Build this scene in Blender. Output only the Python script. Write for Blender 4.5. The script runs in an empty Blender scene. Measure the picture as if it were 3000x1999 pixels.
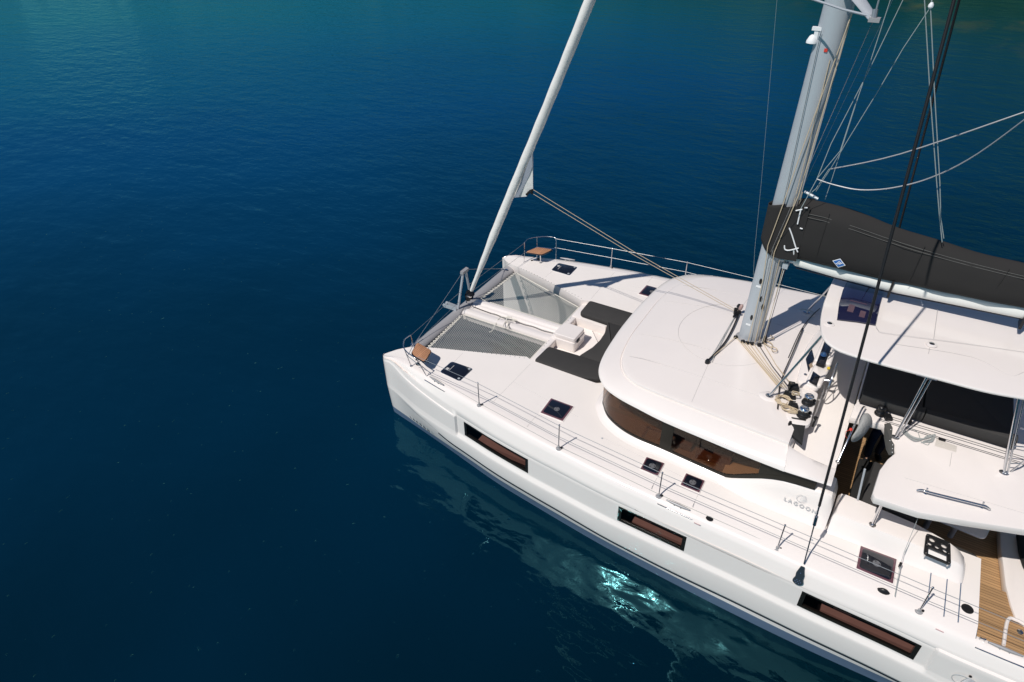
import bpy, bmesh, math, random
from mathutils import Vector, Matrix, Euler
R = math.radians
random.seed(7)
S = bpy.context.scene
COL = S.collection
# ------------------------------------------------------------------ camera
cd = bpy.data.cameras.new('camera'); cam = bpy.data.objects.new('camera', cd); COL.objects.link(cam)
cd.sensor_width = 36; cd.lens = 23.47; cd.clip_start = .1; cd.clip_end = 3000
cr_ = Vector((0.85568, 0.51715, -0.01908)); cu_ = Vector((-0.29080, 0.51100, 0.80890)); cf_ = Vector((-0.42807, 0.68661, -0.58764))
cam.matrix_world = Matrix(((cr_.x, cu_.x, -cf_.x, 9.5106), (cr_.y, cu_.y, -cf_.y, -12.0964), (cr_.z, cu_.z, -cf_.z, 11.2667), (0, 0, 0, 1)))
S.camera = cam
# ------------------------------------------------------------------ light
SUN_TO = Vector((-.17, -.425, .62)).normalized()
sl = bpy.data.lights.new('sun', 'SUN'); sl.energy = 3.9; sl.angle = R(.53); sl.color = (1, .955, .90)
so = bpy.data.objects.new('sun', sl); COL.objects.link(so); so.location = (0, 0, 40)
so.rotation_euler = (-SUN_TO).to_track_quat('-Z', 'Y').to_euler()
W = bpy.data.worlds.new('World'); S.world = W; W.use_nodes = True
nt = W.node_tree; bg = nt.nodes['Background']; sk = nt.nodes.new('ShaderNodeTexSky')
sk.sky_type = 'NISHITA'; sk.sun_disc = False; sk.sun_elevation = math.asin(SUN_TO.z)
sk.sun_rotation = math.atan2(SUN_TO.x, SUN_TO.y); sk.altitude = 0; sk.air_density = 1.0; sk.dust_density = 0; sk.ozone_density = 7.0
nt.links.new(sk.outputs[0], bg.inputs[0]); bg.inputs[1].default_value = .055
S.view_settings.view_transform = 'Standard'; S.view_settings.look = 'None'; S.view_settings.exposure = 0; S.view_settings.gamma = 1
S.cycles.max_bounces = 8; S.cycles.transparent_max_bounces = 12; S.cycles.caustics_reflective = True; S.cycles.caustics_refractive = False
WATER = -.25

# ------------------------------------------------------------------ materials
def mat(name, base, rough=.5, metal=0, coat=0, spec=.5, noise=None, bump=None, ior=1.45, coatr=.05, trans=0):
    m = bpy.data.materials.new(name); m.use_nodes = True; n = m.node_tree; b = n.nodes['Principled BSDF']
    b.inputs['Base Color'].default_value = (*base, 1); b.inputs['Roughness'].default_value = rough
    b.inputs['Metallic'].default_value = metal; b.inputs['Coat Weight'].default_value = coat; b.inputs['Coat Roughness'].default_value = coatr
    b.inputs['Specular IOR Level'].default_value = spec; b.inputs['IOR'].default_value = ior
    if trans: b.inputs['Transmission Weight'].default_value = trans
    tc = n.nodes.new('ShaderNodeTexCoord')
    if noise:
        sc, amt = noise
        t = n.nodes.new('ShaderNodeTexNoise'); t.inputs['Scale'].default_value = sc; t.inputs['Detail'].default_value = 6; t.inputs['Roughness'].default_value = .6
        n.links.new(tc.outputs['Object'], t.inputs['Vector'])
        mx = n.nodes.new('ShaderNodeMix'); mx.data_type = 'RGBA'
        mx.inputs[6].default_value = (*[c*(1-amt) for c in base], 1); mx.inputs[7].default_value = (*[min(1, c*(1+amt)) for c in base], 1)
        n.links.new(t.outputs['Fac'], mx.inputs[0]); n.links.new(mx.outputs[2], b.inputs['Base Color'])
        r = n.nodes.new('ShaderNodeMapRange'); r.inputs[3].default_value = max(0, rough-.06); r.inputs[4].default_value = rough+.08
        n.links.new(t.outputs['Fac'], r.inputs[0]); n.links.new(r.outputs[0], b.inputs['Roughness'])
    if bump:
        sc, st, d = bump
        t = n.nodes.new('ShaderNodeTexNoise'); t.inputs['Scale'].default_value = sc; t.inputs['Detail'].default_value = 4
        n.links.new(tc.outputs['Object'], t.inputs['Vector'])
        bp = n.nodes.new('ShaderNodeBump'); bp.inputs['Strength'].default_value = st; bp.inputs['Distance'].default_value = d
        n.links.new(t.outputs['Fac'], bp.inputs['Height']); n.links.new(bp.outputs[0], b.inputs['Normal'])
    return m
def teak(name, c1, seam, axis, pitch, base=(.42, .25, .12)):
    m = mat(name, base, .6); n = m.node_tree; b = n.nodes['Principled BSDF']
    tc = n.nodes.new('ShaderNodeTexCoord'); sp = n.nodes.new('ShaderNodeSeparateXYZ'); n.links.new(tc.outputs['Object'], sp.inputs[0])
    mt = n.nodes.new('ShaderNodeMath'); mt.operation = 'DIVIDE'; mt.inputs[1].default_value = pitch; n.links.new(sp.outputs[axis], mt.inputs[0])
    fr = n.nodes.new('ShaderNodeMath'); fr.operation = 'FRACT'; n.links.new(mt.outputs[0], fr.inputs[0])
    fl = n.nodes.new('ShaderNodeMath'); fl.operation = 'FLOOR'; n.links.new(mt.outputs[0], fl.inputs[0])
    wn = n.nodes.new('ShaderNodeTexWhiteNoise'); wn.noise_dimensions = '1D'; n.links.new(fl.outputs[0], wn.inputs['W'])
    mp = n.nodes.new('ShaderNodeMapping'); mp.inputs['Scale'].default_value = (60, 60, 60); mp.inputs['Scale'].default_value[1-axis] = 4
    ns = n.nodes.new('ShaderNodeTexNoise'); n.links.new(tc.outputs['Object'], mp.inputs[0]); n.links.new(mp.outputs[0], ns.inputs['Vector']); ns.inputs['Scale'].default_value = 1
    ad = n.nodes.new('ShaderNodeMath'); ad.operation = 'ADD'; n.links.new(wn.outputs[0], ad.inputs[0]); n.links.new(ns.outputs['Fac'], ad.inputs[1])
    hf = n.nodes.new('ShaderNodeMath'); hf.operation = 'MULTIPLY'; hf.inputs[1].default_value = .5; n.links.new(ad.outputs[0], hf.inputs[0])
    mx = n.nodes.new('ShaderNodeMix'); mx.data_type = 'RGBA'; mx.inputs[6].default_value = (*[c*.72 for c in base], 1); mx.inputs[7].default_value = (*[c*1.2 for c in base], 1)
    n.links.new(hf.outputs[0], mx.inputs[0])
    gt = n.nodes.new('ShaderNodeMath'); gt.operation = 'GREATER_THAN'; gt.inputs[1].default_value = 1-seam; n.links.new(fr.outputs[0], gt.inputs[0])
    m2 = n.nodes.new('ShaderNodeMix'); m2.data_type = 'RGBA'; m2.inputs[7].default_value = (.02, .018, .015, 1)
    n.links.new(gt.outputs[0], m2.inputs[0]); n.links.new(mx.outputs[2], m2.inputs[6]); n.links.new(m2.outputs[2], b.inputs['Base Color'])
    return m
def tint(name, col, ior=1.42, refl=(1, 1, 1)):
    m = bpy.data.materials.new(name); m.use_nodes = True; n = m.node_tree; n.nodes.remove(n.nodes['Principled BSDF'])
    out = n.nodes['Material Output']; tr = n.nodes.new('ShaderNodeBsdfTransparent'); tr.inputs[0].default_value = (*col, 1)
    gl = n.nodes.new('ShaderNodeBsdfGlossy'); gl.inputs['Roughness'].default_value = .02; gl.inputs[0].default_value = (*refl, 1)
    fr = n.nodes.new('ShaderNodeFresnel'); fr.inputs[0].default_value = ior
    mx = n.nodes.new('ShaderNodeMixShader'); ge = n.nodes.new('ShaderNodeNewGeometry'); fm = n.nodes.new('ShaderNodeMix'); fm.inputs[3].default_value = .04; n.links.new(ge.outputs['Backfacing'], fm.inputs[0]); n.links.new(fr.outputs[0], fm.inputs[2]); n.links.new(fm.outputs[0], mx.inputs[0]); n.links.new(tr.outputs[0], mx.inputs[1]); n.links.new(gl.outputs[0], mx.inputs[2])
    n.links.new(mx.outputs[0], out.inputs[0]); return m
GEL = mat('gelcoat white', (.82, .755, .715), .22, coat=.6, noise=(1.3, .025), coatr=.06)
DECK = mat('deck nonskid white', (.82, .76, .715), .55, noise=(.9, .05), bump=(260, .12, .002))
BAND = mat('boot stripe blue grey', (.11, .155, .235), .4, coat=.3)
GREY = mat('light grey line', (.52, .50, .48), .6)
NAVY = mat('dark stripe', (.012, .02, .03), .3, coat=.4)
ALU = mat('anodised aluminium', (.45, .475, .505), .42, .2, noise=(3, .06))
ALUP = mat('grey painted aluminium', (.36, .35, .355), .42, .15, noise=(3, .05))
STEEL = mat('polished stainless steel', (.72, .72, .73), .14, 1)
CHROME = mat('winch chrome', (.8, .82, .85), .07, 1)
BLK = mat('black plastic', (.012, .012, .013), .35)
BLKM = mat('black matte', (.016, .016, .016), .7)
CHAR = mat('charcoal cushion fabric', (.047, .045, .044), .92, spec=.2, noise=(5, .12), bump=(420, .25, .003))
SAILC = mat('charcoal sail cover canvas', (.028, .0265, .026), .85, spec=.2, noise=(1.6, .10), bump=(2.0, .35, .03))
GCAN = mat('grey canvas', (.33, .33, .32), .85, noise=(4, .15), bump=(9, .7, .03))
SAIL = mat('furled sail cloth', (.78, .75, .71), .7, noise=(3, .05), bump=(6, .5, .02))
SAILG = mat('sail uv strip grey', (.42, .44, .49), .8, noise=(3, .06))
ROPE = mat('tan rope', (.56, .45, .31), .85, bump=(90, .6, .004))
ROPW = mat('white rope', (.72, .68, .60), .85, bump=(90, .6, .004))
ROPG = mat('grey rope', (.35, .37, .36), .85, bump=(90, .6, .004))
BLKR = mat('black shroud', (.012, .011, .012), .45)
WIRE = mat('steel wire', (.42, .43, .43), .35, .7)
LAZY = mat('lazy jack line', (.30, .35, .35), .8)
NET = mat('net twine', (.40, .395, .37), .85)
TEAKF = teak('teak planking', 0, .10, 1, .055)
TEAKS = teak('teak slats', 0, .09, 0, .05, (.48, .235, .125))
GLB = tint('brown tinted glass', (.66, .55, .44), ior=1.30)
GLD = tint('dark hatch acrylic', (.30, .22, .26))
GLH = tint('dark hull glass', (.78, .66, .64), ior=1.3)
GLN = tint('navy bimini skylight', (.16, .17, .30))
FRM = mat('window surround black', (.012, .012, .010), .25, coat=.6)
OLIV = mat('window surround olive black', (.017, .015, .011), .4, spec=.3)
MAUV = mat('hatch acrylic edge mauve', (.13, .055, .07), .2, coat=.8)
HATB = mat('hatch acrylic dark', (.008, .010, .017), .06, coat=1, coatr=.02)
WOODI = mat('interior walnut wood', (.19, .095, .055), .5, noise=(6, .2))
WOODL = mat('interior light wood', (.22, .148, .125), .5, noise=(6, .15))
AMB = mat('saloon amber wood', (.25, .16, .105), .5, noise=(4, .15))
TAN = mat('interior tan', (.30, .22, .15), .7, noise=(3, .1))
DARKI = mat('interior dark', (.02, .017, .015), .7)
JEAN = mat('dark blue jeans', (.012, .02, .05), .9)
SKIN = mat('skin', (.55, .33, .23), .5)
SHOE = mat('black shoes', (.01, .01, .012), .5)
SHIRT = mat('dark shirt', (.03, .035, .05), .9)
HAIR = mat('dark hair', (.02, .013, .01), .6)
RED = mat('red plastic', (.65, .05, .03), .4)
YEL = mat('yellow plastic', (.75, .55, .05), .4)
BLUE = mat('blue patch', (.02, .13, .42), .5)
WHT = mat('white patch', (.8, .8, .8), .5)
SILD = mat('dark silver lettering', (.09, .09, .10), .4)
SILV = mat('silver lettering', (.62, .62, .62), .35, .4)
CHAIN = mat('galvanised chain', (.30, .29, .27), .45, .6)
TRANSP = tint('clear plastic cover', (.9, .9, .88))
SEAM = mat('seam line', (.50, .48, .46), .7)  # grey for moulded seams and panel lines

# ------------------------------------------------------------------ mesh helpers
def cr(pts, n=8, closed=False):
    P = [Vector(p) for p in pts]; out = []; N = len(P); rng = N if closed else N-1
    for i in range(rng):
        g = lambda k: P[k % N] if closed else P[max(0, min(N-1, k))]
        a, b, c, d = g(i-1), g(i), g(i+1), g(i+2)
        for j in range(n):
            t = j/n
            out.append(.5*((2*b)+(-a+c)*t+(2*a-5*b+4*c-d)*t*t+(-a+3*b-3*c+d)*t*t*t))
    if not closed: out.append(P[-1])
    return out
class MB:
    def __init__(s): s.v = []; s.f = []
    def add(s, vs, fs):
        o = len(s.v); s.v += [tuple(v) for v in vs]; s.f += [tuple(i+o for i in f) for f in fs]; return s
    def box(s, c, d, rot=None, taper=1.0):
        vs = []
        for z in (-1, 1):
            k = 1 if z < 0 else taper
            for x, y in ((-1, -1), (1, -1), (1, 1), (-1, 1)):
                v = Vector((x*d[0]/2*k, y*d[1]/2*k, z*d[2]/2))
                if rot is not None: v = rot @ v
                vs.append(v+Vector(c))
        return s.add(vs, [(0, 3, 2, 1), (4, 5, 6, 7), (0, 1, 5, 4), (1, 2, 6, 5), (2, 3, 7, 6), (3, 0, 4, 7)])
    def tube(s, pts, r, n=8, closed=False, cap=True, r2=None):
        P = [Vector(p) for p in pts]; N = len(P); vs = []; up = None
        for i in range(N):
            t = (P[(i+1) % N]-P[i-1]) if closed else (P[min(N-1, i+1)]-P[max(0, i-1)])
            if t.length < 1e-9: t = Vector((0, 0, 1))
            t.normalize()
            if up is None:
                up = Vector((0, 0, 1)) if abs(t.z) < .9 else Vector((1, 0, 0))
            a = t.cross(up)
            if a.length < 1e-6: a = t.cross(Vector((1, 0, 0)) if abs(t.x) < .9 else Vector((0, 1, 0)))
            a.normalize(); b = a.cross(t).normalized(); up = b
            rr = r if r2 is None else r+(r2-r)*i/max(1, N-1)
            if callable(r): rr = r(i/max(1, N-1))
            for k in range(n):
                an = 2*math.pi*k/n; vs.append(P[i]+(a*math.cos(an)+b*math.sin(an))*rr)
        fs = []
        for i in range(N if closed else N-1):
            j = (i+1) % N
            for k in range(n): fs.append((i*n+k, i*n+(k+1) % n, j*n+(k+1) % n, j*n+k))
        if cap and not closed: fs += [tuple(range(n-1, -1, -1)), tuple((N-1)*n+k for k in range(n))]
        return s.add(vs, fs)
    def lathe(s, c, prof, n=20, axis=None, sx=1, sy=1):
        q = Vector((0, 0, 1)).rotation_difference(Vector(axis)).to_matrix() if axis is not None else Matrix.Identity(3)
        vs = []
        for r, z in prof:
            for k in range(n):
                a = 2*math.pi*k/n; vs.append(q @ Vector((r*math.cos(a)*sx, r*math.sin(a)*sy, z))+Vector(c))
        fs = []; M = len(prof)
        for i in range(M-1):
            for k in range(n): fs.append((i*n+k, i*n+(k+1) % n, (i+1)*n+(k+1) % n, (i+1)*n+k))
        fs += [tuple(range(n-1, -1, -1)), tuple((M-1)*n+k for k in range(n))]
        return s.add(vs, fs)
    def rings(s, rs, closed=True, cap0=False, cap1=False, flip=False):
        n = len(rs[0]); vs = [v for r in rs for v in r]; fs = []
        for i in range(len(rs)-1):
            for k in range(n if closed else n-1):
                f = (i*n+k, i*n+(k+1) % n, (i+1)*n+(k+1) % n, (i+1)*n+k); fs.append(f[::-1] if flip else f)
        if cap0: fs.append(tuple(range(n-1, -1, -1)))
        if cap1: fs.append(tuple((len(rs)-1)*n+k for k in range(n)))
        return s.add(vs, fs)
    def slab(s, out, z0, z1, bev=.015, zf=None):
        # flat body: outline (x,y) list between z0 and z1 with a softened top and bottom edge
        O = [Vector((p[0], p[1])) for p in out]; N = len(O)
        ar = sum(O[i].x*O[(i+1) % N].y-O[(i+1) % N].x*O[i].y for i in range(N))
        if ar < 0: O.reverse()
        def inset(d):
            r = []
            for i in range(N):
                a, b, c = O[i-1], O[i], O[(i+1) % N]
                e1 = (b-a); e2 = (c-b)
                if e1.length < 1e-9: e1 = e2
                if e2.length < 1e-9: e2 = e1
                n1 = Vector((-e1.y, e1.x)).normalized(); n2 = Vector((-e2.y, e2.x)).normalized()
                m = (n1+n2); m = n1 if m.length < 1e-6 else m.normalized(); k = max(.5, m.dot(n1))
                r.append(b+m*d/k)
            return r
        h = (lambda x, y: 0) if zf is None else zf
        A, B_, C_ = O, inset(bev*.3), inset(bev)
        lv = [(C_, z0), (B_, z0+bev*.3), (A, z0+bev), (A, z1-bev), (B_, z1-bev*.3), (C_, z1)]
        return s.rings([[(p.x, p.y, z+h(p.x, p.y)) for p in L] for L, z in lv], cap0=True, cap1=True)
    def build(s, name, m, parent=None, smooth=35, mods=None):
        me = bpy.data.meshes.new(name); me.from_pydata(s.v, [], s.f); me.validate()
        bm = bmesh.new(); bm.from_mesh(me); bmesh.ops.remove_doubles(bm, verts=bm.verts, dist=1e-5); bmesh.ops.recalc_face_normals(bm, faces=bm.faces); bm.to_mesh(me); bm.free()
        if isinstance(m, (list, tuple)):
            for q in m: me.materials.append(q)
        else: me.materials.append(m)
        if smooth:
            me.shade_smooth(); me.set_sharp_from_angle(angle=R(smooth))
        o = bpy.data.objects.new(name, me); COL.objects.link(o)
        if parent is not None: par(o, parent)
        return o
def wl(o):   # world location of an unrotated holder
    return o.location + (wl(o.parent)+o.matrix_parent_inverse.translation if o.parent else Vector())
def par(o, p):
    o.parent = p; o.matrix_parent_inverse = Matrix.Translation(-Vector(p['at'])) if 'at' in p else Matrix.Identity(4)
def empty(name, loc, parent=None):
    o = bpy.data.objects.new(name, None); COL.objects.link(o); o.empty_display_size = .2; o.location = loc
    if parent is not None: par(o, parent)
    o['at'] = tuple(loc); return o
def tag(o, label=None, cat=None, group=None, kind=None):
    for k, v in (('label', label), ('category', cat), ('group', group), ('kind', kind)):
        if v: o[k] = v
    return o
def rrect(x0, x1, y0, y1, r, n=4):
    out = []
    for cx, cy, a0 in ((x1-r, y1-r, 0), (x0+r, y1-r, 90), (x0+r, y0+r, 180), (x1-r, y0+r, 270)):
        for k in range(n+1):
            a = R(a0+90*k/n); out.append((cx+r*math.cos(a), cy+r*math.sin(a)))
    return out
def rquad(c, r, n=4):
    # four corners (x,y) in order, rounded
    C_ = [Vector(p[:2]) for p in c]; out = []
    for i in range(4):
        a, b, d = C_[i-1], C_[i], C_[(i+1) % 4]; p = b+(a-b).normalized()*r; q = b+(d-b).normalized()*r
        for k in range(n+1):
            t = k/n; out.append(p*(1-t)**2+b*2*t*(1-t)+q*t*t)
    return [(p.x, p.y) for p in out]
def lerp(T, x):
    if x <= T[0][0]: return T[0][1]
    for (a, p), (b, q) in zip(T, T[1:]):
        if x <= b: return p+(q-p)*(x-a)/(b-a)
    return T[-1][1]
def sm(T, x):   # smooth table lookup
    if x <= T[0][0]: return T[0][1]
    if x >= T[-1][0]: return T[-1][1]
    for i, ((a, p), (b, q)) in enumerate(zip(T, T[1:])):
        if x <= b:
            p0 = T[i-1] if i > 0 else T[i]; q1 = T[i+2] if i+2 < len(T) else T[i+1]
            m0 = (q-p0[1])/(b-p0[0]) if b > p0[0] else 0; m1 = (q1[1]-p)/(q1[0]-a)
            h = b-a; t = (x-a)/h
            return (2*t**3-3*t*t+1)*p+(t**3-2*t*t+t)*h*m0+(-2*t**3+3*t*t)*q+(t**3-t*t)*h*m1
def fontmesh(txt, name, m, parent, origin, right, up, size, depth=.004, spacing=1.0):
    cu = bpy.data.curves.new(name, 'FONT'); cu.body = txt; cu.size = size; cu.extrude = depth; cu.space_character = spacing
    t = bpy.data.objects.new(name, cu); COL.objects.link(t); bpy.context.view_layer.update()
    me = bpy.data.meshes.new_from_object(t.evaluated_get(bpy.context.evaluated_depsgraph_get())); bpy.data.objects.remove(t)
    r = Vector(right).normalized(); u = (Vector(up)-r*Vector(up).dot(r)).normalized(); n = r.cross(u)
    M = Matrix(((r.x, u.x, n.x, origin[0]), (r.y, u.y, n.y, origin[1]), (r.z, u.z, n.z, origin[2]), (0, 0, 0, 1)))
    me.transform(M); me.materials.clear(); me.materials.append(m)
    o = bpy.data.objects.new(name, me); COL.objects.link(o); par(o, parent); return o

# ================================================================== SETTING: sea and shore
def water_mat():
    m = bpy.data.materials.new('sea water'); m.use_nodes = True; n = m.node_tree; L = n.links; b = n.nodes['Principled BSDF']
    tc = n.nodes.new('ShaderNodeTexCoord')
    def mapping(rot, sc):
        mp = n.nodes.new('ShaderNodeMapping'); mp.inputs['Rotation'].default_value = (0, 0, R(rot)); mp.inputs['Scale'].default_value = sc
        L.new(tc.outputs['Object'], mp.inputs[0]); return mp.outputs[0]
    def noise(vec, sc, det, ro=.55, dist=0):
        t = n.nodes.new('ShaderNodeTexNoise'); t.inputs['Scale'].default_value = sc; t.inputs['Detail'].default_value = det
        t.inputs['Roughness'].default_value = ro; t.inputs['Distortion'].default_value = dist; L.new(vec, t.inputs['Vector']); return t.outputs['Fac']
    def math_(op, a, b_=None, v=None):
        q = n.nodes.new('ShaderNodeMath'); q.operation = op; L.new(a, q.inputs[0])
        if b_ is not None: L.new(b_, q.inputs[1])
        if v is not None: q.inputs[1].default_value = v
        return q.outputs[0]
    v1 = mapping(28, (1, 2.1, 1)); v2 = mapping(10, (1, 1.7, 1)); v3 = mapping(55, (1, 1.3, 1))
    n1 = noise(v1, .42, 3, .5); n2 = noise(v2, 1.7, 4, .55, .3); n3 = noise(v3, 7, 3, .6)
    # calm water in the lee of the hull, more ripple farther out
    big = noise(mapping(0, (1, 1, 1)), .05, 3, .6)
    sp = n.nodes.new('ShaderNodeSeparateXYZ'); L.new(tc.outputs['Object'], sp.inputs[0])
    calm = n.nodes.new('ShaderNodeMapRange'); calm.inputs[1].default_value = -6; calm.inputs[2].default_value = 11; calm.inputs[3].default_value = .05; calm.inputs[4].default_value = 1; L.new(sp.outputs[1], calm.inputs[0])
    n4 = noise(mapping(70, (1, 1, 1)), 7.0, 1, .5); pk = n.nodes.new('ShaderNodeMapRange'); pk.inputs[1].default_value = .762; pk.inputs[2].default_value = .82; pk.inputs[3].default_value = 0; pk.inputs[4].default_value = .020; L.new(n4, pk.inputs[0])
    n5 = noise(mapping(40, (1, 1.5, 1)), 1.15, 1, .4)
    h0 = math_('ADD', math_('ADD', math_('MULTIPLY', n1, v=.10), math_('MULTIPLY', n5, v=.030)), pk.outputs[0])
    h = math_('ADD', h0, math_('ADD', math_('MULTIPLY', math_('MULTIPLY', n2, v=.060), calm.outputs[0]), math_('MULTIPLY', math_('MULTIPLY', n3, v=.009), calm.outputs[0])))
    bp = n.nodes.new('ShaderNodeBump'); bp.inputs['Strength'].default_value = 1; bp.inputs['Distance'].default_value = 1; L.new(h, bp.inputs['Height'])
    # body colour: navy to shallower blue; sky reflection painted in, brightening with distance
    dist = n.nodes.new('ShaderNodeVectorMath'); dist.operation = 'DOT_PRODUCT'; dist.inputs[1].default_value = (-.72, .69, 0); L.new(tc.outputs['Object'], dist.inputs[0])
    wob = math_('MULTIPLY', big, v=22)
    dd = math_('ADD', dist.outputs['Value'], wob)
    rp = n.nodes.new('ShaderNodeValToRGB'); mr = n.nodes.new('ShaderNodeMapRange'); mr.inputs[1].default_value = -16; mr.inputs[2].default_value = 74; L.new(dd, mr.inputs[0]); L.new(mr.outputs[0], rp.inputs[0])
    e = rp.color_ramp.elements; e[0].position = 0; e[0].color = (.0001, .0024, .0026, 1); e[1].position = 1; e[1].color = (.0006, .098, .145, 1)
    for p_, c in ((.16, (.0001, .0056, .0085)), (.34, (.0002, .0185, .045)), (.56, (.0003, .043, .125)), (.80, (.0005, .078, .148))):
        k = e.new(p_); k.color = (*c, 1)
    out = n.nodes['Material Output']; df = n.nodes.new('ShaderNodeBsdfDiffuse'); 
    # green and tan off the starboard quarter: shallows plus hillside reflection painted in
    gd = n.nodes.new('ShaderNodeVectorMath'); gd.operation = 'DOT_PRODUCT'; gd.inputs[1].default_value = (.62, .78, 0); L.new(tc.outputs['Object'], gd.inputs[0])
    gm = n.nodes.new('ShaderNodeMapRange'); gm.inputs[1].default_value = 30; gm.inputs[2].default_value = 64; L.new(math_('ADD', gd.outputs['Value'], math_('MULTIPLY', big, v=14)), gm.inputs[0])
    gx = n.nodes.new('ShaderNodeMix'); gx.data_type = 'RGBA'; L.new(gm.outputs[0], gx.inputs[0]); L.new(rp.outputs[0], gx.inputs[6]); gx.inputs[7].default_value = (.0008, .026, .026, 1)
    tn = noise(mapping(20, (1, .5, 1)), .16, 4, .6); tm = n.nodes.new('ShaderNodeMapRange'); tm.inputs[1].default_value = .50; tm.inputs[2].default_value = .66; L.new(tn, tm.inputs[0])
    tg = n.nodes.new('ShaderNodeMapRange'); tg.inputs[1].default_value = 40; tg.inputs[2].default_value = 58; L.new(gd.outputs['Value'], tg.inputs[0])
    tx = n.nodes.new('ShaderNodeMix'); tx.data_type = 'RGBA'; L.new(math_('MULTIPLY', tm.outputs[0], tg.outputs[0]), tx.inputs[0]); L.new(gx.outputs[2], tx.inputs[6]); tx.inputs[7].default_value = (.075, .075, .030, 1)
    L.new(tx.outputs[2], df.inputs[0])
    gl = n.nodes.new('ShaderNodeBsdfGlossy'); gl.inputs[0].default_value = (.26, .80, .88, 1); gl.inputs['Roughness'].default_value = .012; L.new(bp.outputs[0], gl.inputs['Normal'])
    fr = n.nodes.new('ShaderNodeFresnel'); fr.inputs[0].default_value = 1.62; L.new(bp.outputs[0], fr.inputs['Normal'])
    fq = math_('MULTIPLY', fr.outputs[0], v=.76)
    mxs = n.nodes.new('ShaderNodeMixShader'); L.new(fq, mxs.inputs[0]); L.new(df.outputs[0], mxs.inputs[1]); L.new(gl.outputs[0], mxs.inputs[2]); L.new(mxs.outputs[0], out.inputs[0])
    n.nodes.remove(b)
    return m
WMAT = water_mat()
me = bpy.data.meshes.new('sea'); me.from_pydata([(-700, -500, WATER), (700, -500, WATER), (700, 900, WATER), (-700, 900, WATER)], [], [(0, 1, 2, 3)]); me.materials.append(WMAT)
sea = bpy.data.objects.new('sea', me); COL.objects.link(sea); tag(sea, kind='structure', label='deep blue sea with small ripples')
# wooded shore across the bay: out of frame, but the far water mirrors it
def shore():
    mb = MB(); nx, ny = 90, 14; vs = []; rnd = random.Random(3)
    ph = [rnd.uniform(0, 6.28) for _ in range(6)]
    for j in range(ny):
        for i in range(nx):
            a = R(-70+180*i/(nx-1)); t = j/(ny-1)
            hgt = 8+40/(1+math.exp((a-R(24))/.13))+2*math.sin(a*3+ph[0])+3*math.sin(a*7+ph[1])+2*math.sin(a*13+ph[2])
            rad = 118+t*90+8*math.sin(a*5+ph[3])
            z = -3+hgt*(1-(1-t)**2.2)+1.8*math.sin(a*40+ph[4]+t*9)+1.5*math.sin(a*71+t*17)
            d = Vector((-math.sin(a)*rad, math.cos(a)*rad))
            vs.append((d.x-0, d.y, z))
    fs = [(j*nx+i, j*nx+i+1, (j+1)*nx+i+1, (j+1)*nx+i) for j in range(ny-1) for i in range(nx-1)]
    mb.add(vs, fs); m = mat('wooded hillside', (.035, .055, .02), .9)
    n = m.node_tree; b = n.nodes['Principled BSDF']; tc = n.nodes.new('ShaderNodeTexCoord'); t = n.nodes.new('ShaderNodeTexNoise'); t.inputs['Scale'].default_value = .07; t.inputs['Detail'].default_value = 8
    rp = n.nodes.new('ShaderNodeValToRGB'); e = rp.color_ramp.elements; e[0].position = .42; e[0].color = (.008, .032, .018, 1); e[1].position = .66; e[1].color = (.13, .11, .06, 1)
    n.links.new(tc.outputs['Object'], t.inputs['Vector']); n.links.new(t.outputs['Fac'], rp.inputs[0]); n.links.new(rp.outputs[0], b.inputs['Base Color'])
    o = mb.build('hillside', m, None, 60); tag(o, kind='structure', label='wooded rocky shore across the bay')
shore()
# ================================================================== CATAMARAN
cat = empty('catamaran', (6.8, 0, WATER))
tag(cat, 'white sailing catamaran at anchor, sails furled, bows to the left', 'catamaran')
Y1 = [(0, 2.72), (.02, 2.785), (.07, 2.84), (.17, 2.882), (.41, 2.905), (.95, 3.02), (1.53, 3.156), (2.2, 3.29), (2.87, 3.395), (3.72, 3.55), (4.8, 3.69), (5.35, 3.74), (6.4, 3.835), (7.25, 3.868), (8.1, 3.895), (9, 3.92), (9.8, 3.96), (10.4, 3.985), (11.5, 4.01), (12.4, 4.05), (14, 4.03)]
YIN = [(0, 2.72), (.02, 2.70), (.12, 2.64), (.27, 2.49), (.51, 2.33), (1.03, 2.16), (1.71, 1.96), (2.5, 1.69), (3.25, 1.41), (3.4, 1.47), (9.8, 1.47), (9.82, 2.40), (14, 2.42)]
ZD = [(0, 1.535), (.15, 1.60), (.5, 1.68), (1, 1.745), (1.8, 1.79), (3, 1.81), (5, 1.80), (14, 1.785)]
ZT = [(0, 1.53), (.2, 1.59), (.5, 1.65), (1.2, 1.71), (2, 1.745), (3, 1.77), (5, 1.75), (7.4, 1.70), (9.5, 1.67), (14, 1.67)]
YW = [(0, 2.72), (.03, 2.745), (.1, 2.79), (.86, 2.93), (1.81, 3.115), (3.6, 3.49), (4.35, 3.60), (6.7, 3.87), (9.5, 4.02), (11.6, 4.02), (14, 3.9)]
YWI = [(0, 2.72), (.05, 2.70), (.3, 2.60), (1, 2.48), (2, 2.36), (4, 2.25), (14, 2.2)]
ZC = [(0, .62), (.7, .585), (1.44, .53), (2.4, .37), (3.77, .31), (5, .295), (7.4, .19), (8.3, .18), (10.1, .22), (14, .25)]
ZL2 = [(0, 1.48), (.4, 1.60), (.85, 1.56), (1.86, 1.51), (2.66, 1.46), (3.8, 1.42), (6.8, 1.40), (7.5, 1.33), (9.2, 1.30), (10, 1.34), (12, 1.39), (14, 1.40)]
KZ = [(0, 1.44), (.4, 1.57), (.8, 1.47), (1.4, 1.41), (1.88, 1.36), (2.64, 1.29)]
WINS = [(2.85, 4.64), (6.73, 8.08), (10.10, 11.89)]
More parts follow.
